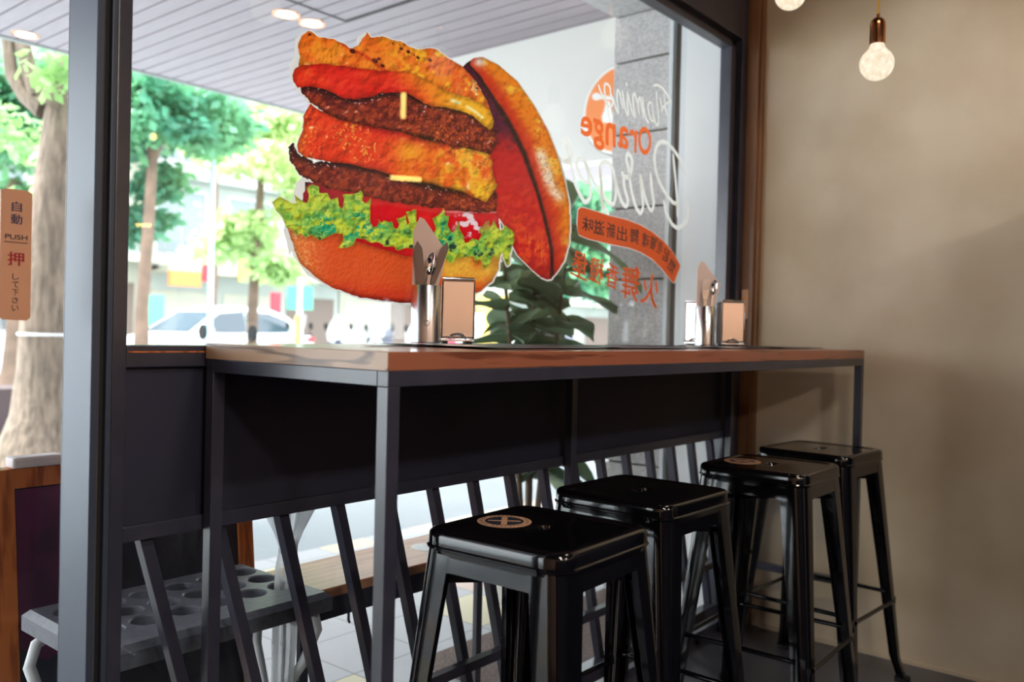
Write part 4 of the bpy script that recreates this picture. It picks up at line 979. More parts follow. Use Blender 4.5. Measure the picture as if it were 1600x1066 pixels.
# round sign
rs = empty('round_sign', 'round orange sign with white rim half hidden behind the stone column', 'sign')
c = atx(975, 172, 3.90); r = .245
def yz(r_, xx, n=56): return [(xx, c[1]+r_*math.cos(2*math.pi*k/n), c[2]+r_*math.sin(2*math.pi*k/n)) for k in range(n)]
m_ = MB(); m_.loft([yz(r, 3.95), yz(r, 3.872), yz(r-.004, 3.868)]); build('casing', m_, M['slate'], rs)
m_ = MB(); m_.add(yz(r-.004, 3.868), [tuple(range(56))]); build('rim', m_, M['pale_print'], rs)
m_ = MB(); m_.add(yz(r-.022, 3.866), [tuple(range(56))]); build('face', m_, M['orange'], rs)
m_ = MB()
def sg(px, py): return atx(px, py, 3.864)
for ch, x, y, a, sz in (('A', 917.5, 152, -62, 4.6), ('U', 921.5, 143, -52, 4.4), ('T', 927, 135.5, -45, 4.2)):
    ca, sa = math.cos(math.radians(a)), math.sin(math.radians(a))
    def rt(u, v): return sg(x+u*ca-v*sa, y+u*sa+v*ca)
    glyph_quad(m_, ch, rt(-sz/2*.8, -sz/2), rt(sz/2*.8, -sz/2), rt(sz/2*.8, sz/2), rt(-sz/2*.8, sz/2), bold=.02)
m_.add([sg(932+7*math.cos(t/20*6.283), 151+6*math.sin(t/20*6.283)) for t in range(20)], [tuple(range(20))])
m_.add([sg(*p) for p in ((938, 148), (962, 152), (962, 157), (938, 155))], [(0, 1, 2, 3)])
m_.add([sg(*p) for p in ((947, 158), (953, 158), (958, 180), (958, 192), (942, 192), (940, 182), (944, 172))], [tuple(range(7))])
build('white_emblem', m_, M['pale_print'], rs)
# soffit downlights
def downlight(x, y, label, r=.055):
    d = empty('downlight', label, 'ceiling light', (x, y, 2.80), 0, 'round soffit downlights')
    build('rim', MB().lathe([(r*1.02, -.001), (r*1.35, -.004), (r*1.4, 0), (r*1.02, 0)], n=28), M['copper'], d); build('lamp', MB().lathe([(r, -.002), (0, -.0025)], n=28), M['lamp_lit'], d)
for (px, py), lb in (((447, 23), 'left one of the lit soffit downlights above the burger picture'), ((487, 37), 'right one of the lit soffit downlights above the burger picture')):
    p = atz(px, py, 2.798); downlight(p[0], p[1], lb)
p = atz(17, 66, 2.798); downlight(p[0], min(p[1], 5.6), 'lit soffit downlight near the tree at the left')
pl = empty('soffit_hatch', 'rectangular access hatch outline in the boarded soffit above the burger', 'hatch', (0, 0, 2.797))
h = MB(); a_ = atz(445, -22, 2.797); b_ = atz(540, 34, 2.797); h.box((a_[0], b_[1]-.012, -.002), (b_[0], b_[1], 0)); h.box((b_[0]-.012, b_[1]-.9, -.002), (b_[0], b_[1]-.012, 0)); build('hatch_edge', h, M['rubber'], pl)

# umbrella stand
us = empty('umbrella_stand', 'grey plastic umbrella stand with eighteen round holes outside the window', 'umbrella stand')
X0, X1, Y0, Y1, ZU = .745, 1.235, 1.545, 1.875, .50; p_ = .08; ox, oy = .755, 1.602; r = .031; n = 32
def cell(mb, cx, cy, hx, hy):
    sq = []
    for k in range(n):
        t = 2*math.pi*k/n; c_, s_ = math.cos(t), math.sin(t); m1 = max(abs(c_)/hx, abs(s_)/hy); sq.append((cx+c_/m1, cy+s_/m1, ZU))
    rr = lambda q, z: [(cx+q*math.cos(2*math.pi*k/n), cy+q*math.sin(2*math.pi*k/n), z) for k in range(n)]
    mb.loft([sq, rr(r+.003, ZU)], sm=False); mb.loft([rr(r+.003, ZU), rr(r, ZU-.003), rr(r-.001, ZU-.022)])
tp = MB()
for i in range(6):
    for j in range(3): cell(tp, .795+.08*i, 1.650+.08*j, .04, .04)
ax0, ax1, ay0, ay1 = .755, 1.235, 1.61, 1.85
tp.add([(X0, Y0, ZU), (X1, Y0, ZU), (X1, ay0, ZU), (X0, ay0, ZU), (X0, ay1, ZU), (X1, ay1, ZU), (X1, Y1, ZU), (X0, Y1, ZU), (ax0, ay0, ZU), (ax0, ay1, ZU)], [(0, 1, 2, 3), (4, 5, 6, 7), (3, 8, 9, 4)])
e = .012
tp.loft([[(X0, Y0, ZU), (X1, Y0, ZU), (X1, Y1, ZU), (X0, Y1, ZU)], [(X0-e, Y0-e, ZU-.012), (X1+e, Y0-e, ZU-.012), (X1+e, Y1+e, ZU-.012), (X0-e, Y1+e, ZU-.012)], [(X0-e, Y0-e, ZU-.042), (X1+e, Y0-e, ZU-.042), (X1+e, Y1+e, ZU-.042), (X0-e, Y1+e, ZU-.042)]], sm=False)
build('holed_top', tp, M['grey_plastic'], us)
for sx, xb in ((-1, X0-.0), (1, X1+.0)):
    for sy in (-1, 1):
        yc = (Y0+Y1)/2; lg = MB()
        lg.tube([(xb-sx*.03, yc+sy*.12, ZU-.04), (xb+sx*.005, yc+sy*.122, ZU-.06), (xb+sx*.02, yc+sy*.115, ZU-.10), (xb+sx*.0, yc+sy*.09, ZU-.18), (xb-sx*.03, yc-sy*.02, .16), (xb-sx*.01, yc-sy*.10, .05), (xb, yc-sy*.12, .0)], .0115, 10)
        build('leg', lg, M['white_plastic'], us)
build('drip_tray', MB().box((X0+.02, Y0+.02, .03), (X1-.02, Y1-.02, .045)).box((X0+.02, Y0+.02, .045), (X1-.02, Y0+.03, .08)).box((X0+.02, Y1-.03, .045), (X1-.02, Y1-.02, .08)), M['grey_plastic'], us)
# clear umbrella
M['clearpl'] = glassmat('clear_wrinkled_plastic', (240, 244, 245), 1.4, .15)
def clearmat():
    m = bpy.data.materials.new('milky_clear_plastic'); m.use_nodes = True; nt = m.node_tree; N = nt.nodes; L = nt.links; N.clear()
    out = N.new('ShaderNodeOutputMaterial'); mx = N.new('ShaderNodeMixShader'); d = N.new('ShaderNodeBsdfPrincipled'); t = N.new('ShaderNodeBsdfTransparent')
    d.inputs['Base Color'].default_value = (.82, .85, .87, 1); d.inputs['Roughness'].default_value = .2; mx.inputs[0].default_value = .42
    L.new(t.outputs[0], mx.inputs[1]); L.new(d.outputs[0], mx.inputs[2]); L.new(mx.outputs[0], out.inputs[0]); return m
M['milky'] = clearmat()
um = empty('clear_umbrella', 'closed clear plastic umbrella standing in the umbrella stand', 'umbrella', (1.195, 1.65, .02)); um.rotation_euler = (0, math.radians(1.5), 0)
cp = MB(); rings = []; n = 48
for z, rr_, am in ((.0, .004, .1), (.06, .012, .2), (.2, .019, .3), (.35, .023, .3), (.46, .024, .25), (.52, .024, .2), (.565, .019, .1), (.60, .026, .35), (.66, .045, .45), (.72, .060, .5)):
    rings.append([(rr_*(1+am*math.sin(8*2*math.pi*k/n+z*7))*math.cos(2*math.pi*k/n), rr_*(1+am*math.sin(8*2*math.pi*k/n+z*7))*math.sin(2*math.pi*k/n), z) for k in range(n)])
cp.loft(rings); build('canopy', cp, M['milky'], um)
build('shaft', MB().tube([(0, 0, -.01), (0, 0, .80)], .004, 8), M['white_plastic'], um)
build('handle', MB().tube([(0, 0, .78), (0, 0, .86), (.012, 0, .89), (.035, 0, .90), (.055, 0, .885), (.06, 0, .86)], .008, 10), M['white_plastic'], um)
build('strap', MB().lathe([(.021, .555), (.022, .56), (.022, .575), (.021, .58)], n=24), M['white_plastic'], um)

# chalkboard A-frame sign
sb = empty('chalkboard_sign', 'wood framed A-board chalkboard sign behind the umbrella stand', 'sign board', (1.04, 2.06, 0))
def tilt(y0, ysl): return lambda x, z, t: (x, y0+ysl*z+t, z)
for s_, y0, nm in ((-.12, -.10, 'front'), (.12, .10, 'back')):
    sl = -s_*1.0; T = lambda x, z, t: (x-1.04, y0+(-y0*.9/.765)*z+t, z)
    fm = MB()
    for a, b in (((.70, 0), (.772, .765)), ((1.318, 0), (1.362, .765))): fm.prism([(a[0], a[1]), (b[0], a[1]), (b[0], b[1]), (a[0], b[1])], T, -.010, .010)
    for a, b in ((.722, .765), (.10, .14)): fm.prism([(.772, a), (1.318, a), (1.318, b), (.772, b)], T, -.010, .010)
    build('wooden_frame', fm, M['orange_wood'], sb, .001)
    build('chalk_panel', MB().prism([(.77, .14), (1.32, .14), (1.32, .722), (.77, .722)], T, -.003, .003), M['chalk'], sb)
    if nm == 'front': build('purple_drawing', MB().prism([(.775, .38), (.83, .34), (.90, .37), (.905, .52), (.90, .718), (.775, .718)], T, -.0038, -.003), M['chalk_purple'], sb, label='purple chalk drawing')
o = build('paper_roll', box((.765, 2.03, .766), (.875, 2.075, .790)), M['paper'], None, .006); tag(o, 'pale paper roll lying on top of the chalkboard sign', 'paper roll')

# bench
bn = empty('bench', 'low bench with wooden top and black base outside the window', 'bench', (0, 0, 0))
build('bench_top', box((1.27, 1.69, .425), (1.97, 1.925, .45)), M['bench_wood'], bn, .003)
build('apron', box((1.28, 1.695, .372), (1.96, 1.92, .425)), M['panel_black'], bn)
for x in (1.30, 1.935):
    for y in (1.70, 1.90): build('leg', box((x-.012, y-.0, 0), (x+.012, y+.015, .372)), M['black_metal'], bn)
for px in (545, 638):
    q_ = aty(px, 945, 1.70); build('hook', MB().tube([(q_[0], 1.70, .376), (q_[0], 1.70, .352), (q_[0]+.004, 1.70, .345)], .0035, 8), M['black_metal'], bn)
q_ = atz(668, 855, .45); sticker('bench_sticker', 'round pale cross sticker on the outdoor bench top', (q_[0], q_[1]), .05, -.5, M['pale_print'], M['white_plastic'], .4502, False)

# fiddle leaf plant
def leafmesh(mb, base, dirv, L_, W, droop, roll):
    d = Vector(dirv).normalized(); up = Vector((0, 0, 1)); s_ = d.cross(up).normalized(); nrm = s_.cross(d)
    s_ = (Matrix.Rotation(roll, 3, d) @ s_); nrm = s_.cross(d); rows = []
    for i in range(11):
        t = i/10; wv = W*math.sin(math.pi*min(1, t**.75*1.0))**.7*(.65+.5*t) if 0 < t < 1 else .002
        ctr = Vector(base)+d*L_*t+Vector((0, 0, -droop*L_*t*t)); row = []
        for j in range(7):
            u = -1+2*j/6; row.append(tuple(ctr+s_*u*wv*.5+nrm*(abs(u)**1.5*.15*W+.008*math.sin(9*t+j))))
        rows.append(row)
    mb.loft(rows, closed=False)
fp = empty('potted_fig', 'potted fiddle leaf fig with big dark leaves beside the stone column', 'potted plant', (2.76, 2.17, 0))
build('pot', MB().lathe([(0, 0), (.12, 0), (.16, .26), (.165, .28), (.15, .28), (.14, .24), (0, .24)], n=32), M['pot'], fp)
rnd = random.Random(5); st = MB(); lv = MB()
for sxy in ((0, 0), (.05, .05), (-.07, .02), (.02, -.06)):
    top = Vector((sxy[0]*2.2, sxy[1]*2.2, 1.42+rnd.uniform(-.1, .15))); st.tube([(sxy[0]*.4, sxy[1]*.4, .24), (sxy[0], sxy[1], .7), tuple(top)], [.014, .011, .006], 8)
    for k in range(26):
        t = .15+.85*k/25; bp = Vector((sxy[0]*(.5+t*1.6), sxy[1]*(.5+t*1.6), .30+t*(top.z-.24))); a = k*2.4+rnd.uniform(-.4, .4)
        L_ = rnd.uniform(.22, .33); dx, dy = math.cos(a), math.sin(a)
        if bp.x+dx*L_ > .33: dx *= .2
        if bp.y+dy*L_ < -.42: dy *= .3
        leafmesh(lv, bp, (dx, dy, rnd.uniform(-.15, .9)), L_, rnd.uniform(.15, .21), rnd.uniform(.1, .7), rnd.uniform(-.5, .5))
build('stem', st, M['stem'], fp); build('leaves', lv, M['leaf_fig'], fp)

# ------------------------------------------------------------------ trees
def tree(px, D, label, trunk_r, trunk_h, lean, crowns, leafm, nleaf, lsz, barkm, branches=(), seed=1, base_flare=1.6, z0=0.0, tpath=None):
    b = atd(px, 505, D); rd = random.Random(seed)
    t = empty('street_tree', label, 'tree', (b[0], b[1], z0)); tm = MB()
    pts = []; rr = []
    for i in range(9):
        s_ = i/8; pts.append((lean[0]*s_*s_+.03*math.sin(5*s_+seed), lean[1]*s_*s_+.03*math.cos(4*s_), trunk_h*s_)); rr.append(trunk_r*((base_flare-1)*math.exp(-s_*9)+1-.25*s_))
    if tpath: pts, rr = tpath
    tm.tube(pts, rr, 18)
    build('trunk', tm, barkm, t)
    for br in branches:
        q = MB(); q.tube([Vector(p) for p in br[0]], br[1], 10); build('branch', q, barkm, t)
    lm = MB(); fv = []; ff = []
    for (cx_, cy_, cz_, r_, fl_) in crowns:
        nl = int(nleaf*r_**2/sum(c_[3]**2 for c_ in crowns))
        blobs = [Vector((rd.gauss(0, 1), rd.gauss(0, 1), rd.gauss(0, 1))).normalized()*rd.uniform(.2, .85) for _ in range(26)]
        for k in range(nl):
            bb = blobs[k % 26]; v = bb+Vector((rd.gauss(0, .16), rd.gauss(0, .16), rd.gauss(0, .11)))
            p = Vector((cx_+v.x*r_, cy_+v.y*r_, cz_+v.z*r_*fl_)); d = Vector((rd.gauss(0, 1), rd.gauss(0, 1), rd.gauss(-.3, .6))).normalized(); s_ = d.cross(Vector((rd.gauss(0, 1), rd.gauss(0, 1), 1))).normalized()
            L_ = lsz*rd.uniform(.7, 1.3); w_ = L_*.28; o_ = len(fv)
            fv += [p, p+d*L_*.5+s_*w_, p+d*L_, p+d*L_*.5-s_*w_]; ff.append((o_, o_+1, o_+2, o_+3))
    if fv:
        lm.add(fv, ff); build('foliage', lm, leafm, t)
    return t
def rel(px, py, D, b): p = atd(px, py, D); return (p[0]-b[0], p[1]-b[1], p[2])
# nearest tree at the left
D = 6.6; b = atd(72, 505, D); f_ = lambda px, py, d=0: rel(px, py, D+d, b)
tree(72, D, 'big rough barked street tree trunk at the far left', .185, 3.0, (.12, 0), [(*f_(95, 112, -.3), .32, .6), (*f_(30, 210, 1.2), .5, .8), (*f_(15, 330, 1.5), .45, .8), (.3, .3, 4.3, 1.6, .6)], M['leaf_mid'], 3400, .12, M['bark'],
     [([f_(70, 170), f_(40, 150), f_(18, 115), f_(12, 60)], [.09, .06, .05, .045]), ([f_(60, 150), f_(45, 110), f_(33, 60), f_(30, 0)], [.07, .06, .05, .05]), ([f_(85, 170), f_(110, 120), f_(128, 60)], [.14, .11, .10])], 2, 2.1)
o_ = MB(); bb = atd(72, 505, D); o_.lathe([(.212, 0), (.214, .008), (.212, .02)], n=40); w_ = build('wire_band', o_, M['white_plastic'], [x for x in COL.objects if x.get('label') == 'big rough barked street tree trunk at the far left'][0]); w_.location = (.02, 0, .98)
def rtree(px, D, label, r, h, lean, crowns_px, leafm, n_, ls, seed, branches=()):
    b = atd(px, 505, D); cr_ = [(*rel(x, y, D+dd, b), rad, fl_) for x, y, rad, fl_, dd in crowns_px]
    br = [([rel(x, y, D, b) for x, y in pts], rr) for pts, rr in branches]
    tp = None
    if br:
        p0 = br[0][0][0]; tp = ([(p0[0], p0[1], -.1), (p0[0], p0[1], .3)]+[tuple(p) for p in br[0][0] if p[2] > .35], [r*1.5, r*1.1]+br[0][1][-len([p for p in br[0][0] if p[2] > .35]):]); br = br[1:]
    return tree(px, D, label, r, h, lean, cr_, leafm, n_, ls, M['bark_far'], br, seed, tpath=tp)
rtree(236, 12.5, 'thin street tree with deep green crown left of the burger picture', .11, 3.2, (-.1, 0), [(262, 175, 1.15, .75, 0), (215, 150, .9, .8, .3), (330, 200, .8, .6, .6), (250, 285, .55, .6, .8), (225, 350, .5, .9, 1)], M['leaf_deep'], 9000, .17, 3, [([(222, 480), (232, 350), (238, 250), (232, 190)], [.09, .08, .07, .05]), ([(236, 260), (252, 215), (275, 170)], [.06, .05, .03])])
rtree(398, 15.5, 'pale bushy street tree close to the left edge of the burger picture', .09, 3.6, (.1, 0), [(390, 220, 1.35, .7, 0), (350, 195, .9, .7, .2), (450, 190, 1.0, .7, .4), (380, 370, 1.0, .62, .2), (440, 420, .6, .5, 0), (470, 300, .7, .8, 0)], M['leaf_pale'], 10000, .18, 4, [([(395, 480), (398, 420), (405, 330), (410, 240)], [.09, .08, .07, .05])])
rtree(330, 23, 'tall deep green tree standing behind the pale bushy tree', .14, 5, (0, 0), [(300, 150, 2.2, .6, 0), (400, 130, 2.0, .6, 0), (230, 170, 1.8, .6, 1)], M['leaf_mid'], 7000, .3, 5)
rtree(20, 13, 'bright leafy tree behind the big trunk at the left edge', .12, 3.2, (0, 0), [(10, 190, 1.3, .8, 0), (100, 170, 1.2, .7, .5), (-10, 330, 1.0, .8, 0), (110, 320, .5, .8, .5)], M['leaf_deep'], 11000, .17, 6)
# trees far right of the road seen between burger and column
rtree(860, 22, 'distant green tree seen above the fig between burger and stone column', .14, 3.5, (0, 0), [(905, 330, 1.5, .85, 0), (860, 390, 1.5, .8, 0), (800, 360, 1.3, .7, 0), (930, 420, 1.2, .8, 0)], M['leaf_deep'], 6000, .3, 8)

# ------------------------------------------------------------------ cars
def car(px, D, label, rz=0, h=1.5, dz=0):
    b = atd(px, 505, D); c_ = empty('car', label, 'car', (b[0], b[1], -.06+dz), rz, 'white cars parked across the road'); Lh = 2.2
    low = [(-2.2, .38), (-2.2, .62), (-2.05, .78), (-1.2, .95), (-.95, .98), (1.75, 1.02), (2.1, .98), (2.2, .80), (2.2, .35), (1.75, .26), (-1.8, .26)]
    body = MB(); sec = []
    for y, k in ((-.88, .90), (-.84, .97), (-.7, 1), (.7, 1), (.84, .97), (.88, .90)): sec.append([(x, y, .62+(z-.62)*k) for x, z in low])
    body.loft(sec, sm=True); body.add(sec[0], [tuple(range(len(low)))]); body.add(sec[-1], [tuple(range(len(low)))[::-1]]); build('body', body, M['carwhite'], c_)
    gl = MB(); roof = [(-1.15, .96), (-.35, h-.10), (.1, h), (1.0, h-.02), (1.6, h-.2), (2.05, 1.0)]
    sec = [[(x, y*(1 if z < 1.0 else .80+.06*(h-z)), z) for x, z in roof] for y in (-.82, .82)]
    gl.loft([[(x, y, z) for x, y, z in sec[0]], [(x, y*.5, z+.01*(z > 1.1)) for x, y, z in sec[0]], [(x, y*.5, z+.01*(z > 1.1)) for x, y, z in sec[1]], sec[1]], closed=False)
    for s_ in (0, 1): gl.add(sec[s_], [tuple(range(6))])
    build('roof', gl, M['carwhite'], c_)
    for s_ in (-1, 1):
        for (pts, nm) in (([(-1.0, 1.0), (-.35, h-.16), (.28, h-.10), (.28, 1.0)], 'side_window'), ([(.36, 1.0), (.36, h-.10), (1.0, h-.13), (1.5, h-.27), (1.72, 1.03)], 'side_window')):
            w_ = MB(); w_.add([(x, s_*(.828 if z < 1.05 else .70+.05*(h-z)), z) for x, z in pts], [tuple(range(len(pts)))]); build(nm, w_, M['carglass'], c_)
    w_ = MB(); w_.add([(-1.13, -.72, 1.0), (-1.13, .72, 1.0), (-.40, .6, h-.12), (-.40, -.6, h-.12)], [(0, 1, 2, 3)]); build('windscreen', w_, M['carglass'], c_)
    for x in (-1.35, 1.35):
        for s_ in (-1, 1):
            w_ = MB(); w_.lathe([(0, -.1), (.2, -.1), (.31, -.09), (.33, -.05), (.33, .05), (.31, .09), (.2, .1), (0, .1)], n=28); o = build('wheel', w_, M['tyre'], c_); o.rotation_euler = (math.pi/2, 0, 0); o.location = (x, s_*.80, .33)
            hb = MB(); hb.lathe([(0, .105), (.17, .1), (.19, .09)], n=20); hb.lathe([(0, -.105), (.17, -.1), (.19, -.09)], n=20); build('hub_cap', hb, M['hub'], o)
    for s_ in (-1, 1): build('side_mirror', MB().lathe([(0, -.08), (.07, -.04), (.08, .04), (0, .08)], n=12), M['carwhite'], c_); COL.objects[-1].location = (-.75, s_*.93, 1.03)
    for s_ in (-1, 1): build('rear_lamp', MB().box((2.0, s_*.8-.1, .8), (2.215, s_*.8+.06, .92)), M['chrome_red'], c_); build('headlamp', MB().box((-2.21, s_*.75-.12, .62), (-2.0, s_*.75+.1, .74)), M['chrome'], c_)
    return c_
car(330, 19.0, 'white sedan parked across the road left of the burger picture', .12, 1.56)
car(-78, 13.8, 'white car cut off by the left edge behind the tree trunk', .2, 1.62)
# planter behind the near trunk
b = atd(0, 600, 8.2); pt = empty('street_planter', 'long dark maroon planter box at the kerb behind the trunk', 'planter', (b[0], b[1], -.06))
build('box', MB().box((-1.6, 0, 0), (1.1, .5, .50)), M['planter'], pt, .01); 
b = atz(8, 722, 0); pb = empty('kerb_shrub', 'small yellow green shrub at the foot of the big trunk', 'shrub', (b[0]-.34, b[1]-.35, 0)); sv = MB(); rd = random.Random(9)
for k in range(46):
    a = rd.uniform(0, 6.28); leafmesh(sv, (rd.uniform(-.05, .05), rd.uniform(-.05, .05), rd.uniform(.05, .22)), (math.cos(a), math.sin(a), rd.uniform(.3, 1.3)), rd.uniform(.06, .11), .035, .5, 0)
build('leaves', sv, M['leaf_pale'], pb)
tag(build('street_step', MB().box((3.6, 5.4, 0), (7.6, 5.8, .16)), M['kerb'], None, .01), 'low stone kerb step at the outer edge of the arcade paving', 'kerb')

# ------------------------------------------------------------------ scooters
def scooter(label, m_body):
    s = empty('parked_scooter', label, 'scooter', (0, 0, 0), 0, 'parked scooters along the road')
    for x in (-.62, .60):
        w = MB(); w.lathe([(.12, -.04), (.2, -.05), (.235, -.03), (.24, 0), (.235, .03), (.2, .05), (.12, .04)], n=26); o = build('wheel', w, M['tyre'], s); o.rotation_euler = (math.pi/2, 0, 0); o.location = (x, 0, .24)
        hb = MB(); hb.lathe([(0, -.03), (.12, -.03), (.12, .03), (0, .03)], n=16); build('hub_cap', hb, M['hub'], o)
    f = MB(); f.loft([[(x, y*w_, z) for y, z in ((-1, z0), (-1, z1), (-.6, z1+.03), (.6, z1+.03), (1, z1), (1, z0))] for x, w_, z0, z1 in ((.80, .05, .62, .68), (.62, .14, .42, .74), (.25, .17, .26, .74), (.05, .16, .24, .66), (-.05, .15, .22, .34), (-.32, .15, .22, .32), (-.40, .18, .24, .50))]); build('body', f, m_body, s)
    sh = MB(); sh.loft([[(x, y*w_, z) for y in (-1, -.5, 0, .5, 1)] for x, w_, z in ((-.40, .18, .30), (-.47, .2, .5), (-.50, .17, .75), (-.46, .12, .95))], closed=False); sh.loft([[(x+.04, y*w_, z) for y in (-1, -.5, 0, .5, 1)] for x, w_, z in ((-.40, .18, .30), (-.47, .2, .5), (-.50, .17, .75), (-.46, .12, .95))], closed=False); build('front_shield', sh, m_body, s)
    se = MB(); se.loft([[(x, y*w_, z) for y, z in ((-1, z0), (-.9, z1), (.9, z1), (1, z0))] for x, w_, z0, z1 in ((.02, .09, .72, .76), (.1, .13, .74, .81), (.45, .13, .76, .84), (.72, .09, .78, .84))]); build('seat', se, M['rubber'], s)
    fk = MB(); fk.tube([(-.62, .05, .24), (-.52, .05, .6), (-.44, 0, .98)], .022, 8); build('fork', fk, M['hub'], s)
    fn = MB(); fn.loft([[(-.62+.27*math.cos(t), y, .24+.27*math.sin(t)) for y in (-.05, .05)] for t in [.5+.2*i for i in range(11)]], closed=False); build('front_fender', fn, m_body, s)
    hb = MB(); hb.tube([(-.34, -.32, 1.02), (-.42, -.15, 1.0), (-.44, 0, .98), (-.42, .15, 1.0), (-.34, .32, 1.02)], .015, 8); build('handlebar', hb, M['rubber'], s)
    hl = MB(); hl.lathe([(0, -.02), (.07, 0), (.08, .05), (.05, .12), (0, .13)], n=18); o = build('headlamp', hl, M['chrome'], s); o.rotation_euler = (0, math.pi/2, 0); o.location = (-.50, 0, .95)
    for y in (-.26, .26):
        q = MB(); q.tube([(-.37, y, 1.02), (-.38, y*1.15, 1.12)], .006, 6); n_ = 14
        disc = [( -.39+.002, y*1.2+.045*math.cos(2*math.pi*k/n_), 1.17+.065*math.sin(2*math.pi*k/n_)) for k in range(n_)]
        q.loft([disc, [(x+.02, yy, zz) for x, yy, zz in disc]]); q.add(disc, [tuple(range(n_))]); q.add([(x+.02, yy, zz) for x, yy, zz in disc], [tuple(range(n_))]); build('mirror', q, M['rubber'], s)
    tb_ = MB(); tb_.box((.48, -.19, .87), (.86, .19, 1.17)); build('top_box', tb_, m_body, s, .05)
    ws_ = MB(); ws_.loft([[(x+.02*abs(y), y*w_, z) for y in (-1, -.5, 0, .5, 1)] for x, w_, z in ((-.50, .2, 1.0), (-.42, .2, 1.22), (-.34, .13, 1.38))], closed=False); build('windscreen', ws_, M['milky'], s)
    st_ = MB(); st_.tube([(.0, .1, .26), (.08, .2, .01)], .012, 6); build('side_stand', st_, M['hub'], s)
    return s
prot = {}
for px, D, rz, key, lb in ((492, 16.2, .08, 'scoot_white', 'white scooter leftmost in the far row beyond the burger picture'), (553, 15.6, .08, 'scoot_dark', 'dark scooter second from the left in the far row'),
                           (616, 15.2, .08, 'scoot_white', 'white scooter just left of the nearer cutlery holder'), (680, 14.8, .08, 'scoot_red', 'reddish scooter right behind the nearer cutlery holder'),
                           (766, 11.5, .08, 'scoot_white', 'white scooter seen right of the chrome napkin dispenser'), (838, 13.2, .08, 'scoot_dark', 'dark scooter behind the leaves of the fig')):
    s = scooter(lb, M[key]) if key not in prot else copy_tree(prot[key]); prot.setdefault(key, s); b = atd(px, 505, D); s.location = (b[0], b[1], -.06); s.rotation_euler = (0, 0, rz); s['label'] = lb
b = atd(383, 520, 6.9); s = copy_tree(prot['scoot_dark']); s.location = (b[0]+.38, b[1]+.3, -.14); s.rotation_euler = (0, 0, .1); s['label'] = 'dark scooter at the kerb showing only its mirror above the sill'
for ch in [x for x in COL.objects if x.parent == s and x.name.split('.')[0] in ('top_box', 'windscreen')]: bpy.data.objects.remove(ch)
# cones
def cone(px, D, lb):
    b = atd(px, 505, D); c = empty('traffic_cone', lb, 'traffic cone', (b[0], b[1], -.06), 0, 'orange traffic cones')
    build('cone_body', MB().lathe([(.16, .03), (.03, .70), (0, .71)], n=20), M['cone'], c); build('cone_base', MB().box((-.2, -.2, 0), (.2, .2, .03)), M['cone'], c); build('reflective_band', MB().lathe([(.115, .30), (.085, .46)], n=20), M['pale_print'], c)
cone(447, 13.6, 'orange traffic cone beside the traffic sign post'); cone(482, 13.0, 'orange traffic cone right of the traffic sign post')
# street lamp pole and sign posts
b = atd(328, 505, 13.5); lp = empty('street_lamp', 'pale teal street lamp pole left of the burger picture', 'street lamp', (b[0], b[1], -.06))
f_ = lambda px, py: Vector(rel(px, py, 13.5, b))
build('pole', MB().tube([(0, 0, 0), (0, 0, 1.2), (0, 0, 4.0)], [.055, .045, .035], 12), M['teal'], lp)
build('arm', MB().tube([(0, 0, 3.9), tuple(f_(334, 195)), tuple(f_(352, 168)), tuple(f_(372, 150))], .03, 8), M['teal'], lp)
a_ = f_(374, 148); build('lamp_head', MB().lathe([(0, -.06), (.12, -.05), (.14, 0), (0, .05)], n=16), M['white_plastic'], lp); COL.objects[-1].location = a_
b = atd(468, 505, 15); ts = empty('traffic_sign', 'sign post with green sign and orange stripe beyond the burger picture', 'traffic sign', (b[0], b[1], -.06))
build('post', MB().tube([(0, 0, 0), (0, 0, 2.0)], .05, 10), M['white_plastic'], ts)
build('green_sign_plate', MB().box((-.22, -.02, 1.45), (.22, .02, 1.85)), M['green_sign'], ts); build('orange_strip', MB().box((-.06, -.07, .4), (.04, -.05, 1.35)), M['yellow'], ts)
for o in [x for x in COL.objects if x.parent == ts]: o.rotation_euler = (0, 0, -.9)

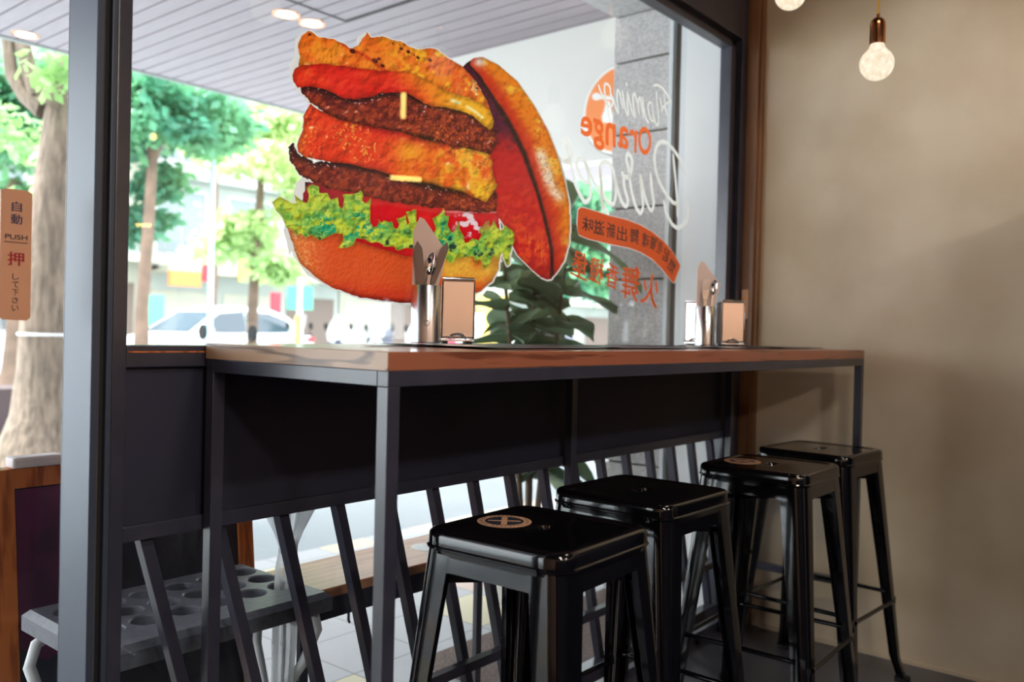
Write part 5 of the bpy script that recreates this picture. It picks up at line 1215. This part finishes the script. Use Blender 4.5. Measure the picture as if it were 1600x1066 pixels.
# ------------------------------------------------------------------ buildings across the road
def building(bx, by, w, h, label, wallm, floors, bays, seed, balc=True, rz=0.0, depth=6):
    b = (bx, by); B = empty('apartment_building', label, 'building', (b[0], b[1], -.06), rz)
    fh = h/floors; body = MB(); body.box((0, 0, 0), (w, depth, h)); build('wall', body, wallm, B); rd = random.Random(seed)
    for fl_ in range(1, floors):
        z = fl_*fh
        if balc:
            build('balcony', MB().box((0, -.9, z-.12), (w, 0, z)).box((0, -.9, z), (w, -.84, z+.35)), M['facade'], B)
            r_ = MB()
            for i in range(int(w/.45)): r_.box((.2+.45*i, -.88, z+.35), (.23+.45*i, -.85, z+.85))
            r_.box((0, -.89, z+.85), (w, -.84, z+.9)); build('railing', r_, M['facade3'], B)
        for k in range(bays):
            x0 = w*(k+.15)/bays; x1 = w*(k+.8)/bays; f_ = build('window', MB().box((x0-.06, -.03, z+.45), (x1+.06, -.01, z+fh-.35)), M['white_wall'], B)
            build('pane', MB().box((x0, -.05, z+.5), ((x0+x1)/2-.02, -.03, z+fh-.42)).box(((x0+x1)/2+.02, -.05, z+.5), (x1, -.03, z+fh-.42)), M['winglass'], f_)
            if rd.random() < .5:
                build('air_conditioner', MB().box((x0, -.35, z+.05), (x0+.7, -.05, z+.5)), M['white_wall'], B)
    for k in range(bays):
        x0 = w*(k+.08)/bays; x1 = w*(k+.92)/bays; build('shop_front', MB().box((x0, -.04, .1), (x1, -.01, fh*.75)), M['shopdark' if rd.random() < .5 else 'facade2'], B)
    build('canopy', MB().box((0, -1.6, fh*.93), (w, 0, fh)), M['facade2'], B)
    return B
building(5, 27, 8.9, 13, 'pale apartment building farthest left with shaded shop fronts', M['facade2'], 4, 3, 1, True)
building(14, 27, 7.9, 12, 'pale balcony building behind the street lamp pole', M['facade'], 4, 3, 2, True)
building(22, 27, 9.9, 12, 'wide pale building mostly behind the burger picture', M['facade2'], 4, 4, 3, True)
building(32, 27, 9.9, 11, 'pale building right of the napkin dispenser beyond the road', M['facade'], 4, 3, 4, True)
building(42, 27, 16, 10, 'grey building farthest right beyond the fig', M['facade'], 4, 4, 5, False)
def signboard(px0, px1, py0, py1, Y, mm, lb, z0=None):
    a = aty(px0, py1, Y); c = aty(px1, py0, Y); m_ = box((a[0], Y-.1, a[2] if z0 is None else z0), (c[0], Y, c[2]))
    tag(build('shop_sign', m_, mm), lb, 'shop sign', 'shop signs across the road')
signboard(372, 458, 412, 440, 25.39, M['yellow'], 'long yellow shop sign left of the burger picture')
signboard(316, 326, 414, 440, 25.39, M['red'], 'small red shop sign beside the street lamp pole')
signboard(262, 312, 426, 446, 25.39, M['orange'], 'dull orange shop sign left of the lamp pole')
signboard(225, 254, 462, 512, 20.0, M['green_sign'], 'green and white poster board above the white sedan bonnet', -.06)
signboard(422, 436, 458, 472, 20.0, M['red'], 'small red board left of the traffic sign', -.06)
signboard(744, 788, 462, 545, 9.5, M['yellow'], 'big yellow board right of the chrome napkin dispenser', -.06)
